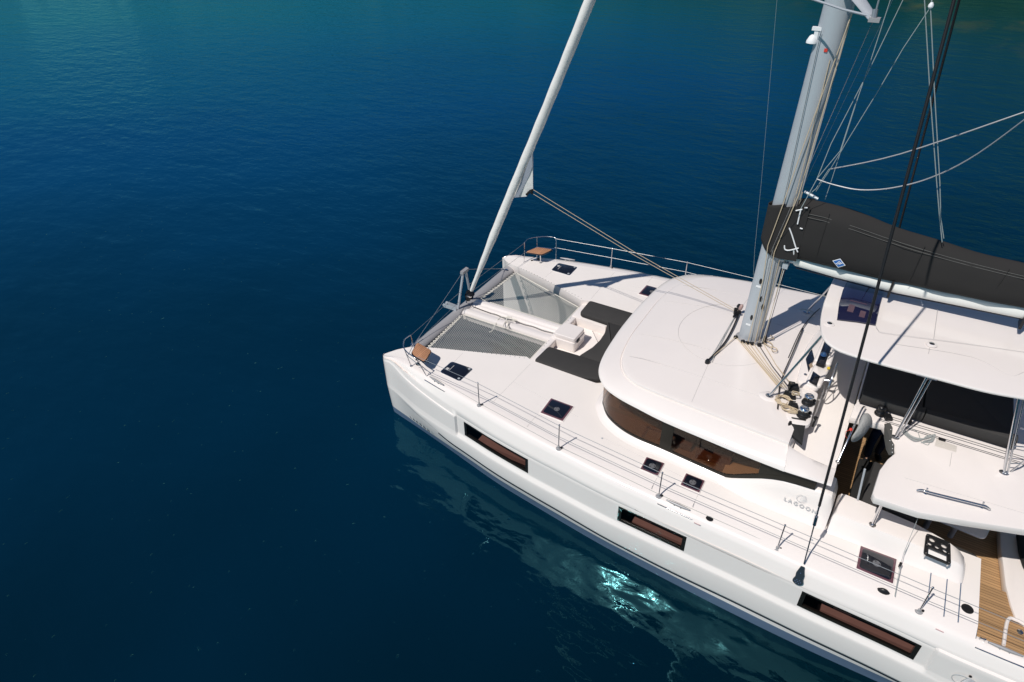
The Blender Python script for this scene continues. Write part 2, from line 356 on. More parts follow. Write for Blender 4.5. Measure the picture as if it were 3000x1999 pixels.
def zdk(x): return sm(ZD, x)
def section(x):
    k = min(1, max(0, x/1.3))**.7; y1 = sm(Y1, x); yi = lerp(YIN, x); d = sm(ZD, x); t = sm(ZT, x); w = sm(YW, x); wi = sm(YWI, x); c = sm(ZC, x); l2 = sm(ZL2, x)
    bow = x < 2.62; st = x > 12.07
    P = .145 if (bow or st) else .10
    kz = min(sm(KZ, x), l2-.02) if bow else (1.33 if not st else 1.36)
    kz = max(kz, 1.262) if not bow else kz
    z8 = min(1.25, kz-.02)
    if x > 12.455: top = [(2.42, 1.10), (y1-.165, 1.10), (y1-.155, t+.02)]
    else: top = [(yi, d), (yi*.45+(y1-.28*k)*.55, d), (y1-.28*k, d)]
    pt = lerp([(0, 0), (1, 0)], 0)
    body = [(y1-.09*k, t+.035), (y1-.045*k, t+.02), (y1-.01*k, t-.02), (y1+.02*k, t-.07), (y1+.035*k, t-.11), (y1+.085*k, l2+.05), (y1+.097*k, l2+.015), (y1+.10*k, l2-.02*(not bow)),
            (y1+(.10 if not bow else .118)*k, kz+.018), (y1+(P-.006)*k, kz), (y1+P*k, kz-.022), (y1+P*k, z8), 'W', (y1+P*k, .85), (y1+P*k, .815), (y1+(P+.006)*k, .79), (y1+.150*k, max(.725, c+.145)), (y1+.157*k, max(.70, c+.125)), (y1+.160*k, max(.665, c+.10)), (y1+.160*k, max(.63, c+.085)),
            (y1+.160*k, c+.045), (y1+.153*k, c+.015), (y1+.138*k, c-.008), (y1+.10*k, c-.038), (y1+.097*k, c-.052), (y1+.095*k, c-.072), 'S', (y1+.092*k, c-.122), 'G', (w+(y1+.07*k-w)*.36, -.03), 'B', (w, WATER), (w-.10*k, -.62), (w*.62+wi*.38, -.95), (w*.4+wi*.6, -.97), (wi+.08*k, -.65), 'E', (wi, WATER)]
    tags = {}; bb = []
    for e in body:
        if isinstance(e, str): tags[e] = 3+len(bb)-1
        else: bb.append(e)
    body = bb; section.tags = tags
    kc = min(1, max(0, (x-.7)/1.7))
    if kc < 1:
        z0 = max(.63, c+.085); ya = y1+.160*k
        body = [(y*kc+(w+(ya-w)*((z-WATER)/(z0-WATER))**.85)*(1-kc), z) if WATER < z < z0-.001 else (y, z) for y, z in body]
    if x < 3.3: inn = [(wi-(wi-yi)*.12, .35), (wi-(wi-yi)*.45, .95), (yi+.012*k, d-.25), (yi, d-.03)]
    else: inn = [(2.15, .35), (1.62, .72), (yi, 1.05), (yi, min(d, 1.78)-.03 if x <= 12.455 else 1.05)]
    return top+body+inn
XS = sorted(set([0, .008, .02, .04, .07, .11, .17, .25, .35, .5, .65, .8, 1, 1.2, 1.4, 1.6, 1.8, 1.95, 2.1, 2.3, 2.5, 2.6, 2.64, 2.7, 2.85, 3.0, 3.15, 3.25, 3.4, 9.8, 9.82, 12.05, 12.09, 12.45, 12.46, 14.0]+[w for p in WINS for w in p]+[3.55+i*.25 for i in range(42)]))
XS = [x for i, x in enumerate(XS) if i == 0 or x-XS[i-1] > .004]
def hull(side):
    secs = [[(x, side*y, z) for y, z in section(x)] for x in XS]; n = len(secs[0]); T = section.tags
    mb = MB(); mb.v = [v for s_ in secs for v in s_]
    mats = []
    for i in range(len(XS)-1):
        xm = (XS[i]+XS[i+1])/2
        for k in range(n):
            if k == T['W'] and any(a < xm < b for a, b in WINS): continue
            mb.f.append((i*n+k, i*n+(k+1) % n, (i+1)*n+(k+1) % n, (i+1)*n+k))
            mats.append(1 if (k < 2 and xm < 12.45) else 3 if (k == T['S'] and xm > 1.9) else 4 if k == T['G'] and xm > .6 else 2 if T['B'] <= k <= T['E'] else 0)
    mb.f.append(tuple((len(XS)-1)*n+k for k in range(n))); mats.append(0)
    me = bpy.data.meshes.new('hull'); me.from_pydata(mb.v, [], mb.f)
    for q in (GEL, DECK, BAND, NAVY, GEL): me.materials.append(q)
    me.polygons.foreach_set('material_index', mats); me.update()
    bm = bmesh.new(); bm.from_mesh(me); bmesh.ops.remove_doubles(bm, verts=bm.verts, dist=1e-5); bmesh.ops.recalc_face_normals(bm, faces=bm.faces); bm.to_mesh(me); bm.free()
    me.shade_smooth(); me.set_sharp_from_angle(angle=R(32))
    o = bpy.data.objects.new('hull', me); COL.objects.link(o); par(o, cat)
    # windows: black surround, tinted glass and a lit cabin behind it
    for wi_, (a, b) in enumerate(WINS):
        f = MB(); g = MB(); N = 10
        def yo(x, d): return side*(sm(Y1, x)+.10+d)
        for (x0, x1, z0, z1) in ((a, b, 1.215, 1.254), (a, b, .846, .89), (a, a+.07, .89, 1.215), (b-.07, b, .89, 1.215)):
            xs = [x0+(x1-x0)*i/N for i in range(N+1)]
            f.rings([[(x, yo(x, -.06), z0), (x, yo(x, .004), z0), (x, yo(x, .004), z1), (x, yo(x, -.06), z1)] for x in xs], cap0=True, cap1=True)
        win = f.build('window', FRM, o)
        xs = [a+.06+(b-a-.12)*i/N for i in range(N+1)]
        g.rings([[(x, yo(x, -.012), .88), (x, yo(x, -.012), 1.225)] for x in xs], closed=False)
        g.build('pane', GLH, win)
        r = MB()  # room behind
        d = 1.0
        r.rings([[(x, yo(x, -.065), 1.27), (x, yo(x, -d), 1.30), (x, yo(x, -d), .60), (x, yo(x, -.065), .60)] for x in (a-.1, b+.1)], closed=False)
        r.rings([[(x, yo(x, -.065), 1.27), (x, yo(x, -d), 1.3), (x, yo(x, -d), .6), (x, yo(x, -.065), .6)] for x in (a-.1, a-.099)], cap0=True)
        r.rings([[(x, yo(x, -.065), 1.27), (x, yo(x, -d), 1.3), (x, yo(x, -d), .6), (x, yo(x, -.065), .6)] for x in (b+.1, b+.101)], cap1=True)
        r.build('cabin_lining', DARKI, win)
        s_ = MB(); L = b-a
        s_.box(((a+b)/2+.1*L, yo((a+b)/2, -.28), .82), (L*.8, .34, .12)); s_.box((a+L*.38, yo(a+L*.38, -.34), .93), (L*.16, .2, .12)); s_.box((a+L*.75, yo(a+L*.75, -.42), .93), (L*.34, .16, .10))
        s_.build('shelf', WOODL, win)
    return o
HP = hull(-1); HS = hull(1)

# ---- foredeck, nacelle and well
mb = MB()
mb.slab(rrect(3.27, 5.9, -1.50, 1.50, .02), .75, 1.44, .03)
for s in (-1, 1): mb.slab([(3.30, s*.80), (4.26, s*.76), (4.30, s*1.0), (4.9, s*1.49), (3.30, s*1.49)], 1.40, 1.70, .02)
mb.slab([(4.27, -.80), (4.39, -.4), (4.43, 0), (4.39, .4), (4.27, .80), (4.31, 1.0), (4.9, 1.49), (5.95, 1.49), (5.95, -1.49), (4.9, -1.49), (4.31, -1.0)], 1.40, 1.702, .02)
mb.slab([(3.262, -1.46), (3.262, 1.46), (3.44, 1.46), (3.42, .9), (3.42, -.9), (3.44, -1.46)], 1.44, 1.68, .04)
mb.build('foredeck', GEL, cat)
mb = MB(); mb.slab(rrect(5.8, 14, -1.7, 1.7, .05), .72, 1.05, .03); mb.build('bridgedeck', GEL, cat)
# cushions lie loose on the foredeck
def cushion(out, z0, z1, label, group='sunbathing cushions round the foredeck well'):
    o = MB().slab(out, z0, z1, .035).build('sun_cushion', CHAR, None, 50); tag(o, label, 'cushion', group); return o
def sm2(pts, n=4): return [(p.x, p.y) for p in cr([(a, b, 0) for a, b in pts], n, True)]
def rpoly(pts, r):
    P = [Vector(p) for p in pts]; out = []
    for i in range(len(P)):
        a, b, d = P[i-1], P[i], P[(i+1) % len(P)]; rr = min(r, (a-b).length*.45, (d-b).length*.45); p = b+(a-b).normalized()*rr; q = b+(d-b).normalized()*rr
        for k in range(5):
            t = k/4; v = p*(1-t)**2+b*2*t*(1-t)+q*t*t; out.append((v.x, v.y))
    return out
cushion(rpoly([(3.50, -.83), (3.47, -1.47), (4.72, -1.47), (5.07, -1.36), (5.2, -1.1), (5.2, -.793), (4.30, -.793)], .09), 1.715, 1.85, 'charcoal sun cushion nearest the chain locker on the near side of the foredeck well')
cushion(rpoly([(3.50, .83), (3.47, 1.47), (4.72, 1.47), (5.07, 1.36), (5.2, 1.1), (5.2, .793), (4.30, .793)], .09), 1.715, 1.85, 'charcoal sun cushion on the far side of the foredeck well, beside the far net')
cushion(rpoly([(4.30, -.79), (4.42, -.35), (4.45, 0), (4.42, .35), (4.30, .79), (5.2, .79), (5.2, 0), (5.2, -.79)], .03), 1.715, 1.85, 'charcoal sun cushion across the well under the curved front of the cabin roof')
# ---- longeron between crossbeam and foredeck
mb = MB()
prof = [(-.36, 1.40), (-.36, 1.60), (-.33, 1.655), (-.27, 1.665), (-.20, 1.655), (-.17, 1.61), (-.10, 1.60), (-.07, 1.565), (.07, 1.565), (.10, 1.60), (.17, 1.61), (.20, 1.655), (.27, 1.665), (.33, 1.655), (.36, 1.60), (.36, 1.40), (.2, 1.25), (-.2, 1.25)]
rs = []
for x, k in ((.66, .80), (.70, .93), (.78, 1), (2, 1), (3.32, 1)): rs.append([(x, y*(.85+.15*k), 1.40+(z-1.40)*k) for y, z in prof])
mb.rings(rs, cap0=True, cap1=True, flip=True); mb.build('longeron', GEL, cat, 40)
mb = MB(); ch = []
for i in range(62):
    x = 1.32+i*.032; c = Vector((x, .035*math.sin(i*.35)*.4, 1.582)); a = (i % 2)*90
    pts = []
    for k in range(8):
        t = 2*math.pi*k/8; pts.append(c+Vector((.024*math.cos(t), .013*math.sin(t)*(1 if a else .25), .013*math.sin(t)*(.25 if a else 1))))
    mb.tube(pts, .0048, 5, closed=True)
mb.build('anchor_chain', CHAIN, cat, 60)
MB().tube([(.74, .02, 1.60), (1.0, .015, 1.585), (1.32, 0, 1.582)], .011, 6).build('chain_snubber', BLKR, cat)
# windlass locker
mb = MB(); mb.slab(rrect(3.27, 3.93, -.30, .30, .06), 1.44, 1.72, .02); mb.slab(rrect(3.36, 3.92, -.275, .275, .05), 1.724, 1.835, .018)
lk = mb.build('windlass_locker', GEL, cat, 0)
for y in (-.17, .03): MB().box((3.33, y, 1.726), (.035, .05, .02)).box((3.33, y+.02, 1.735), (.02, .01, .02)).build('hinge', GREY, lk)
MB().box((3.935, -.10, 1.70), (.012, .14, .07)).build('vent', BLKM, lk)
# ---- crossbeam
mb = MB(); rs = []
for y, x, z, a, b in ((-2.50, .50, 1.46, .16, .13), (-2.3, .50, 1.475, .175, .145), (-2.0, .50, 1.485, .165, .14), (-1, .52, 1.51, .155, .135), (0, .53, 1.52, .15, .135), (1, .52, 1.51, .155, .135), (2.0, .50, 1.485, .165, .14), (2.3, .50, 1.475, .175, .145), (2.55, .50, 1.46, .16, .13)):
    rs.append([(x+a*math.cos(2*math.pi*k/24), y, z+b*math.sin(2*math.pi*k/24)*(.75 if math.sin(2*math.pi*k/24) > 0 else 1)) for k in range(24)])
mb.rings(rs, cap0=True, cap1=True); xb = mb.build('crossbeam', ALUP, cat, 40)
for s in (-1, 1):
    MB().lathe((.46, s*2.12, 1.588), [(.075, 0), (.085, .012), (.05, .02)], 16, sx=1.3, sy=.7).build('bridle_plate', STEEL, xb)
    MB().tube([(.46, s*2.15, 1.60), (.52, s*1.2, 2.09), (.575, s*.10, 2.64)], .006, 5).build('bridle_wire', WIRE, xb)
    MB().tube([(.46, s*2.14, 1.605), (.47, s*1.9, 1.72)], .014, 6).build('bridle_toggle', STEEL, xb)
st = MB().tube([(.50, -.30, 1.60), (.57, -.055, 2.62)], .032, 8).tube([(.53, .28, 1.60), (.575, .055, 2.62)], .032, 8).build('seagull_striker', ALU, xb)
MB().box((.575, 0, 2.64), (.085, .26, .09), Euler((0, .15, 0)).to_matrix()).build('striker_cap', ALUP, st)
# anchor roller cheeks
ar = MB(); 
for dy in (-.055, .055): ar.slab([(.08, 0), (.12, .05), (.45, .06), (.50, 0), (.45, -.05), (.12, -.04)], 0, .012, .003)
arr = MB()
for dy in (-.06, .06):
    arr.add([(.06, -.33+dy, 1.66), (.10, -.33+dy, 1.72), (.50, -.33+dy, 1.70), (.50, -.33+dy, 1.60), (.10, -.33+dy, 1.60), (.06, -.32+dy, 1.66), (.10, -.32+dy, 1.72), (.50, -.32+dy, 1.70), (.50, -.32+dy, 1.60), (.10, -.32+dy, 1.60)],
            [(0, 1, 2, 3, 4), (9, 8, 7, 6, 5), (0, 5, 6, 1), (1, 6, 7, 2), (2, 7, 8, 3), (3, 8, 9, 4), (4, 9, 5, 0)])
arr.tube([(.13, -.40, 1.655), (.13, -.26, 1.655)], .03, 10); arr.build('anchor_roller', ALU, xb)
# ---- trampolines
def net(side):
    P = [Vector(p) for p in ((.76, .42), (3.22, .42), (3.22, 1.36), (.86, 2.10))]
    def sag(x, y):
        u = (x-.76)/2.46; v = (y-.42)/1.5; return 1.60-.05*max(0, math.sin(math.pi*min(1, max(0, u))))*max(0, math.sin(math.pi*min(1, max(0, v))))
    def inside_seg(p, d):  # clip line p+t*d to the convex quad
        t0, t1 = -9, 9
        for i in range(4):
            a, b = P[i], P[(i+1) % 4]; nx, ny = -(b.y-a.y), b.x-a.x
            num = (a.x-p[0])*nx+(a.y-p[1])*ny; den = d[0]*nx+d[1]*ny
            if abs(den) < 1e-9:
                if num > 0: return None
                continue
            t = num/den
            if den > 0: t0 = max(t0, t)
            else: t1 = min(t1, t)
        return (t0, t1) if t1-t0 > .02 else None
    mb = MB(); pitch = .046
    for fam, ang in ((0, 33), (1, -33)):
        d = (math.cos(R(ang)), math.sin(R(ang))); nrm = (-d[1], d[0])
        for i in range(-90, 130):
            o = (1.9+nrm[0]*i*pitch, 1.1+nrm[1]*i*pitch); r = inside_seg(o, d)
            if not r: continue
            t0, t1 = r; K = 10; pts = []
            for k in range(K+1):
                t = t0+(t1-t0)*k/K; x, y = o[0]+d[0]*t, o[1]+d[1]*t; pts.append((x, side*y, sag(x, y)+fam*.004))
            mb.tube(pts, .0045, 4, cap=False)
    nt_ = mb.build('trampoline_net', NET, cat, 60)
    # bolt rope and lacing
    e = MB(); q = [(p.x, side*p.y, sag(p.x, p.y)) for p in P]; e.tube([q[0], q[1]], .011, 6).tube([q[1], q[2]], .011, 6).tube([q[2], q[3]], .011, 6).tube([q[3], q[0]], .014, 6); e.build('bolt_rope', ROPW, nt_)
    e = MB(); N = 15; pts = []
    for i in range(N):
        t = i/(N-1); y = .50+1.55*t; x = .76+.10*t
        pts += [(x+.02, side*(y-.03), 1.60), (x-.075, side*y, 1.575), (x-.085, side*(y+.02), 1.56)]
    e.tube(cr(pts, 3), .011, 5); e.build('lacing', ROPW, nt_)
    for i in range(22):
        t = i/21; x, y = .95+2.25*t, 2.10-.70*t; MB().lathe((x+.02, side*(y+.085), sm(ZD, x)+.001), [(.008, 0), (.01, .004)], 6).build('net_hook', BLK, nt_)
    for i in range(8):
        MB().lathe((3.31, side*(.45+.12*i), 1.683), [(.008, 0), (.01, .004)], 6).build('net_hook', BLK, nt_)
net(-1); net(1)

# ---- pulpits with seats
def pulpit(s):
    A0, A1 = (.86, s*2.55, 1.72), (.83, s*2.62, 2.33); C0, C1 = (1.05, s*2.97, 1.745), (.99, s*3.07, 2.34); B0, B1 = (1.60, s*3.11, 1.77), (1.50, s*3.27, 2.35); D0 = (1.33, s*2.68, 1.775)
    m = MB(); m.tube(cr([A1, (.84, s*2.85, 2.345), C1, (1.2, s*3.2, 2.35), (1.44, s*3.265, 2.35), (1.52, s*3.25, 2.28), B0], 8), .013, 8)
    p = m.build('pulpit', STEEL, cat, 60)
    for a, b in ((A0, A1), (C0, C1)): MB().tube([a, b], .012, 8).lathe(a, [(.03, 0), (.03, .008), (.015, .012)], 12).build('leg', STEEL, p)
    MB().tube([(.85, s*2.58, 2.03), (1.02, s*3.01, 2.05), (1.55, s*3.18, 2.05)], .009, 6).build('middle_rail', STEEL, p)
    MB().tube([D0, (1.32, s*2.68, 2.06)], .014, 8).lathe(D0, [(.035, 0), (.035, .008), (.015, .014)], 12).build('seat_leg', STEEL, p)
    out = rquad([(.90, s*2.50), (1.42, s*2.60), (1.55, s*3.06), (1.06, s*2.95)], .09)
    MB().slab(out, 2.055, 2.085, .01).build('seat_edge', NAVY, p)
    c = Vector((sum(a for a, b in out)/len(out), sum(b for a, b in out)/len(out)))
    MB().slab([tuple(c+(Vector(q)-c)*.93) for q in out], 2.088, 2.096, .003).build('seat_slats', TEAKS, p)
    MB().lathe((1.02, s*2.72, sm(ZD, 1.02)+.001), [(.035, 0), (.03, .012), (.012, .02)], 12).build('deck_fitting', BLK, p); MB().lathe((1.16, s*2.86, sm(ZD, 1.16)+.001), [(.04, 0), (.035, .02), (.012, .03)], 12, sx=1.4).build('deck_fitting', BLK, p)
pulpit(-1); pulpit(1)
# ---- stanchions and lifelines
ST = [(3.216, 3.377, 1.80), (5.272, 3.65, 1.79), (7.404, 3.775, 1.742), (9.536, 3.822, 1.702), (11.687, 3.905, 1.712), (13.85, 3.93, 1.70)]
for s in (-1, 1):
    for x, y, z in ST:
        m = MB().tube([(x, s*y, z), (x, s*y, z+.30), (x, s*y, z+.62)], .0125, 8).lathe((x, s*y, z+.615), [(.012, 0), (.018, .006), (.018, .014), (.008, .022)], 10)
        o = m.build('stanchion', STEEL, cat, 50)
        MB().lathe((x, s*y, z-.03), [(.045, 0), (.045, .034), (.022, .04), (.018, .09)], 12, sx=1.3).build('stanchion_base', ALUP, o)
        MB().lathe((x+.05, s*(y-.03), z), [(.022, 0), (.02, .03), (.008, .036)], 8).build('cam_knob', BLK, o)
    for h, r in ((.60, .0052), (.31, .0052)):
        pts = [(1.50, s*3.22, 1.77+h-.02)] + [(x, s*y, z+h) for x, y, z in ST]
        MB().tube(pts, r, 5).build('lifeline', WIRE, cat)
    MB().tube([(1.6, s*3.05, 1.79)]+[(x, s*(y-.03), z+.02) for x, y, z in ST[:4]]+[(11.15, s*3.86, 1.72)], .0045, 5).build('furling_line', ROPG, cat)
    MB().tube([(.83, s*2.62, 2.31), (.53, s*.17, 2.10)], .0045, 5).tube([(.85, s*2.60, 2.02), (.52, s*.24, 1.83)], .0045, 5).build('bow_lifeline', WIRE, cat)
    MB().lathe((11.17, s*3.83, 1.725), [(.05, 0), (.055, .03), (.03, .07), (.012, .08)], 12, sx=1.7, sy=.8).build('line_block', BLK, cat)
# ---- hatches
def hatch(c4, z, kind, s=1, name='deck_hatch', frame=None):
    c = [(p[0], s*p[1]) for p in c4]; cen = Vector((sum(p[0] for p in c)/4, sum(p[1] for p in c)/4))
    def sc(k): return [tuple(cen+(Vector(p)-cen)*k) for p in c]
    r = .012 if kind == 'flush' else .07
    rec = MB().slab(rquad(sc(1.05), r, 4), z-.01, z+.012, .006).build(name, frame or (GEL if kind == 'flush' else STEEL), cat)
    MB().slab(rquad(sc(.985), r, 4), z+.003, z+.020, .003).build('pane', MAUV if kind == 'flush' else HATB, rec)
    if kind == 'flush':
        MB().slab(rquad(sc(.85), .05, 5), z+.021, z+.0245, .001).build('inner_pane', HATB, rec)
        MB().lathe((cen.x, cen.y, z+.025), [(.062, 0), (.062, .004), (.045, .008)], 20).build('vent_disc', mat('vent grey', (.13, .13, .14), .5), rec)
        b = MB()
        for q in (0, 120, 240): b.lathe((cen.x+.04*math.cos(R(q)), cen.y+.04*math.sin(R(q)), z+.0335), [(.012, 0), (.011, .002)], 8)
        b.build('vent_hole', BLKM, rec)
    else:
        a, b2, c2, d2 = [Vector(p) for p in sc(.80)]
        for p in (b2, c2): MB().lathe((p.x, p.y, z+.021), [(.030, 0), (.030, .005), (.016, .008)], 14).build('hatch_handle', ALU, rec)
        e = a+(d2-a)*.45; MB().box((e.x+.09, e.y, z+.022), (.012, .20, .003)).box((a.x+.02, a.y+(d2.y-a.y)*.65, z+.022), (.07, .07, .003)).build('hinge_cover', GREY, rec)
    return rec
H1 = [(1.826, 2.43), (2.40, 2.415), (2.386, 2.92), (1.816, 2.87)]
H2 = [(4.44, 2.43), (4.98, 2.43), (4.99, 2.945), (4.46, 2.945)]
for s in (-1, 1):
    hatch(H1, 1.797, 'rim', s); hatch(H2, 1.802, 'flush', s)
hatch([(*(6.860, -3.028, 1.800)[:2],), (*(7.220, -3.013, 1.800)[:2],), (*(7.226, -3.375, 1.800)[:2],), (*(6.876, -3.375, 1.800)[:2],)], 1.798, 'flush')
hatch([(*(7.661, -3.048, 1.800)[:2],), (*(8.023, -3.055, 1.800)[:2],), (*(8.027, -3.386, 1.800)[:2],), (*(7.665, -3.377, 1.800)[:2],)], 1.798, 'flush')
hatch([(10.716, -3.145), (11.269, -3.133), (11.273, -3.66), (10.722, -3.647)], 1.790, 'flush')
# seams between nonskid fields
mb = MB()
for s in (-1, 1):
    for L in ([(1.85, 2.02), (1.88, 2.62)], [(4.43, 3.07), (4.43, 3.45)], [(8.02, 3.42), (8.02, 3.75)], [(7.23, 3.42), (7.23, 3.72)], [(3.45, 1.6), (3.42, 3.2)], [(3.45, 2.35), (5.2, 2.65)], [(2.4, 2.5), (4.4, 2.75)], [(5.9, 2.95), (8.0, 3.2)]):
        MB().tube([(x, s*y, zdk(x)-.001) for x, y in L], .004, 4).build('deck_seam', SEAM, cat)
for x, a, b in ((12.00, 2.78, 3.87), (12.19, 2.8, 3.87), (11.77, 3.1, 3.66)):
    for s in (-1, 1): MB().box((x, s*(a+b)/2, 1.7945), (.014, b-a, .012)).build('riser_shade', BAND, cat)  # blue-grey strips painting in the shade of the step risers
# cleats and fairlead strips
for s in (-1, 1):
    for x, y, L in ((1.94, 3.185, .44), (7.78, 3.815, .44), (12.82, 3.96, .44)):
        a = math.atan2(sm(Y1, x+.2)-sm(Y1, x-.2), .4)*s; rot = Euler((0, 0, a)).to_matrix(); z = sm(ZT, x)+.02
        m = MB().tube([Vector((x, s*y, z+.055))+rot @ Vector((d, 0, dz)) for d, dz in ((-L/2, .004), (-L/4, 0), (0, 0), (L/4, 0), (L/2, .004))], lambda t: .028*math.sin(math.pi*(.15+.70*t)), 8)
        for d in (-.06, .06): m.tube([Vector((x, s*y, z-.01))+rot @ Vector((d, 0, 0)), Vector((x, s*y, z+.05))+rot @ Vector((d, 0, 0))], .016, 8)
        m.build('mooring_cleat', ALUP, cat, 60)
        m = MB(); pts = []
        for i in range(7):
            xx = x-.02-L*.75+L*1.5*i/6; pts.append((xx, s*(sm(Y1, xx)+.008), sm(ZT, xx)-.035))
        m.tube(pts, .011, 6); m.build('rub_strip', STEEL, cat, 60)
    MB().lathe((8.36, s*3.80, sm(ZT, 8.3)+.045), [(.05, 0), (.05, .012), (.03, .016)], 16, sx=1.3).build('filler_cap', BLK, cat)
    MB().lathe((12.30, s*3.55, 1.786), [(.085, 0), (.085, .008), (.05, .012), (.03, .008)], 20).build('filler_cap', BLK, cat)
    MB().lathe((5.9, s*2.98, 1.80), [(.02, 0), (.02, .006)], 10).build('deck_eye', ALU, cat); MB().lathe((6.93, s*3.12, 1.798), [(.02, 0), (.02, .006)], 10).build('deck_eye', ALU, cat); MB().lathe((10.0, s*3.42, 1.787), [(.02, 0), (.02, .006)], 10).build('deck_eye', ALU, cat)
    MB().tube([(12.50, s*3.95, 1.69), (12.50, s*3.95, 1.76), (12.56, s*3.95, 1.76), (12.56, s*3.95, 1.69)], .014, 8).build('boarding_bracket', STEEL, cat)
# bow lettering and emblem on the hull side
fontmesh('LAGOON', 'hull_lettering', SILD, HP, (0.913, -3.100, 0.165), (1, -.235, -.01), (-.25, -.20, 1), .12, .004, 1.75)
def emblem(name, o, r, u, s, m, parent, feathers=9):
    o = Vector(o); r = Vector(r).normalized(); u = (Vector(u)-r*Vector(u).dot(r)).normalized(); b = MB()
    P = lambda x, y: o+r*x*s+u*y*s
    b.tube([P(-.5+.5*(1-math.cos(R(a)))*1.0, .5*math.sin(R(a))*1.0) if False else P(.5*math.cos(R(a)), .5*math.sin(R(a))) for a in range(70, 291, 12)], .022*s, 5)
    for i in range(feathers):
        t = i/(feathers-1); y = -.42+.95*t; w_ = .62-.40*abs(t-.45)
        b.tube([P(.02+.10*t, y), P(.02+.10*t+w_*.5, y+.02), P(.05+.10*t+w_, y-.07)], .018*s, 4)
    b.tube([P(-.02, -.55), P(.02, 0), P(.16, .55)], .022*s, 5)
    return b.build(name, m, parent)
emblem('hull_emblem', (12.521, -4.220, 0.990), (1, -.02, 0), (0, -.1, 1), .26, SILV, HP, 14)
MB().lathe((12.580, -4.210, 1.153), [(.022, 0), (.022, .01)], 14, axis=(0, -1, 0)).build('drain_outlet', BLK, HP)
m = MB()
for a, b in ((('c',0,1035), 1),): pass
for x in (7.02, 7.10, 8.04, 8.10): m.lathe((x, -(sm(Y1, x)+.082), sm(ZC, x)-.10), [(.016, 0), (.016, .012)], 10, axis=(0, -1, 0))
m.build('skin_fitting', STEEL, HP)

STK = mat('faded red sticker', (.62, .42, .42), .5)
for p in ((4.738, -3.651, 1.640), (5.145, -3.702, 1.600), (8.195, -3.939, 1.640), (9.817, -3.954, 1.600), (12.003, -4.031, 1.640), (12.445, -4.042, 1.620)):
    a = math.atan2(-(sm(Y1, p[0]+.2)-sm(Y1, p[0]-.2)), .4); MB().box((p[0], p[1]-.004, p[2]), (.11, .012, .014), Euler((0, 0, a)).to_matrix()).build('warning_sticker', STK, cat)
# ================================================================== CABIN
WB = [(5.40, 0), (5.405, .6), (5.42, 1.3), (5.46, 1.98), (5.56, 2.2), (5.79, 2.46), (6.16, 2.65), (6.56, 2.735), (7.09, 2.76), (7.77, 2.82), (8.33, 2.86), (9.1, 2.89), (10.0, 2.90)]
WBs = [(p.x, p.y) for p in cr([(a, b, 0) for a, b in WB], 5)]
def both(L): return [(x, -y) for x, y in reversed(L[1:])]+list(L)
wall = both(WBs)
ZB = [(5, 1.90), (8.32, 1.905), (8.45, 1.95), (9.0, 2.27), (9.22, 2.355), (9.5, 2.40), (10.0, 2.45)]
def zb(x): return lerp(ZB, x)
cabw = MB()   # white plinth under the glass
rs = []
for off, zf in ((.17, lambda x: zdk(x)-.01), (.11, lambda x: zdk(x)+.015), (.05, lambda x: 1.845), (.025, lambda x: 1.885), (0.0, lambda x: 1.905), (-.05, lambda x: 1.905)):
    r = []
    for i, (x, y) in enumerate(wall):
        a = wall[max(0, i-1)]; b = wall[min(len(wall)-1, i+1)]; t = Vector((b[0]-a[0], b[1]-a[1])).normalized(); nrm = Vector((-t.y, t.x))
        if nrm.dot(Vector((x-8, y))) < 0: nrm = -nrm
        r.append((x+nrm.x*off, y+nrm.y*off, zf(x)))
    rs.append(r)
cabw.rings(rs, closed=False); cab = cabw.build('cabin_plinth', GEL, cat, 60)
# tinted window band: lower black strip, glass, upper strip
def band(z0, z1, off, name, m, xr=None, parent=cat, thick=.012, sides=(-1, 1)):
    out = None
    for s in sides:
        b = MB(); L = []
        for (xa, ya), (xb, yb) in zip(WBs, WBs[1:]):
            for lim in xr:
                if xa < lim < xb: L.append((lim, ya+(yb-ya)*(lim-xa)/(xb-xa)))
            if xr[0] <= xb <= xr[1]: L.append((xb, yb))
        L.sort()
        if xr[0] < 5.4: L = [WBs[0]]+[p for p in WBs[1:] if p[0] < 5.5]+[p for p in L if p[0] >= 5.5]
        R4 = []
        for x, y in L:
            f0 = z0(x); f1 = z1(x)
            if f1-f0 < .004: f1 = f0+.004
            R4.append([(x, s*(y+off), f0), (x, s*(y+off), f1), (x, s*(y+off-thick), f1), (x, s*(y+off-thick), f0)])
        b.rings(R4, cap0=True, cap1=True, flip=s > 0); out = b.build(name, m, parent, 30)
    return out
TOPZ = lambda x: 2.655
zg0 = lambda x: zb(x)+.045+.05*max(0, min(1, (x-8.2)/.5)); 
for s in (-1, 1):
    fr_ = band(lambda x: zb(x)-.01, zg0, .006, 'window_surround', OLIV, (5.3, 9.79), cat, .03, (s,))
    band(zg0, TOPZ, 0, 'cabin_window', GLB, (5.3, 7.03), fr_, .008, (s,))
    band(zg0, TOPZ, 0, 'cabin_window', GLB, (7.20, 8.92), fr_, .008, (s,))
    # mullion and solid aft end of the band
    band(zg0, TOPZ, .003, 'mullion', OLIV, (7.0, 7.23), fr_, .03, (s,))
    band(zg0, TOPZ, .003, 'aft_panel', OLIV, (8.86, 9.79), fr_, .03, (s,))
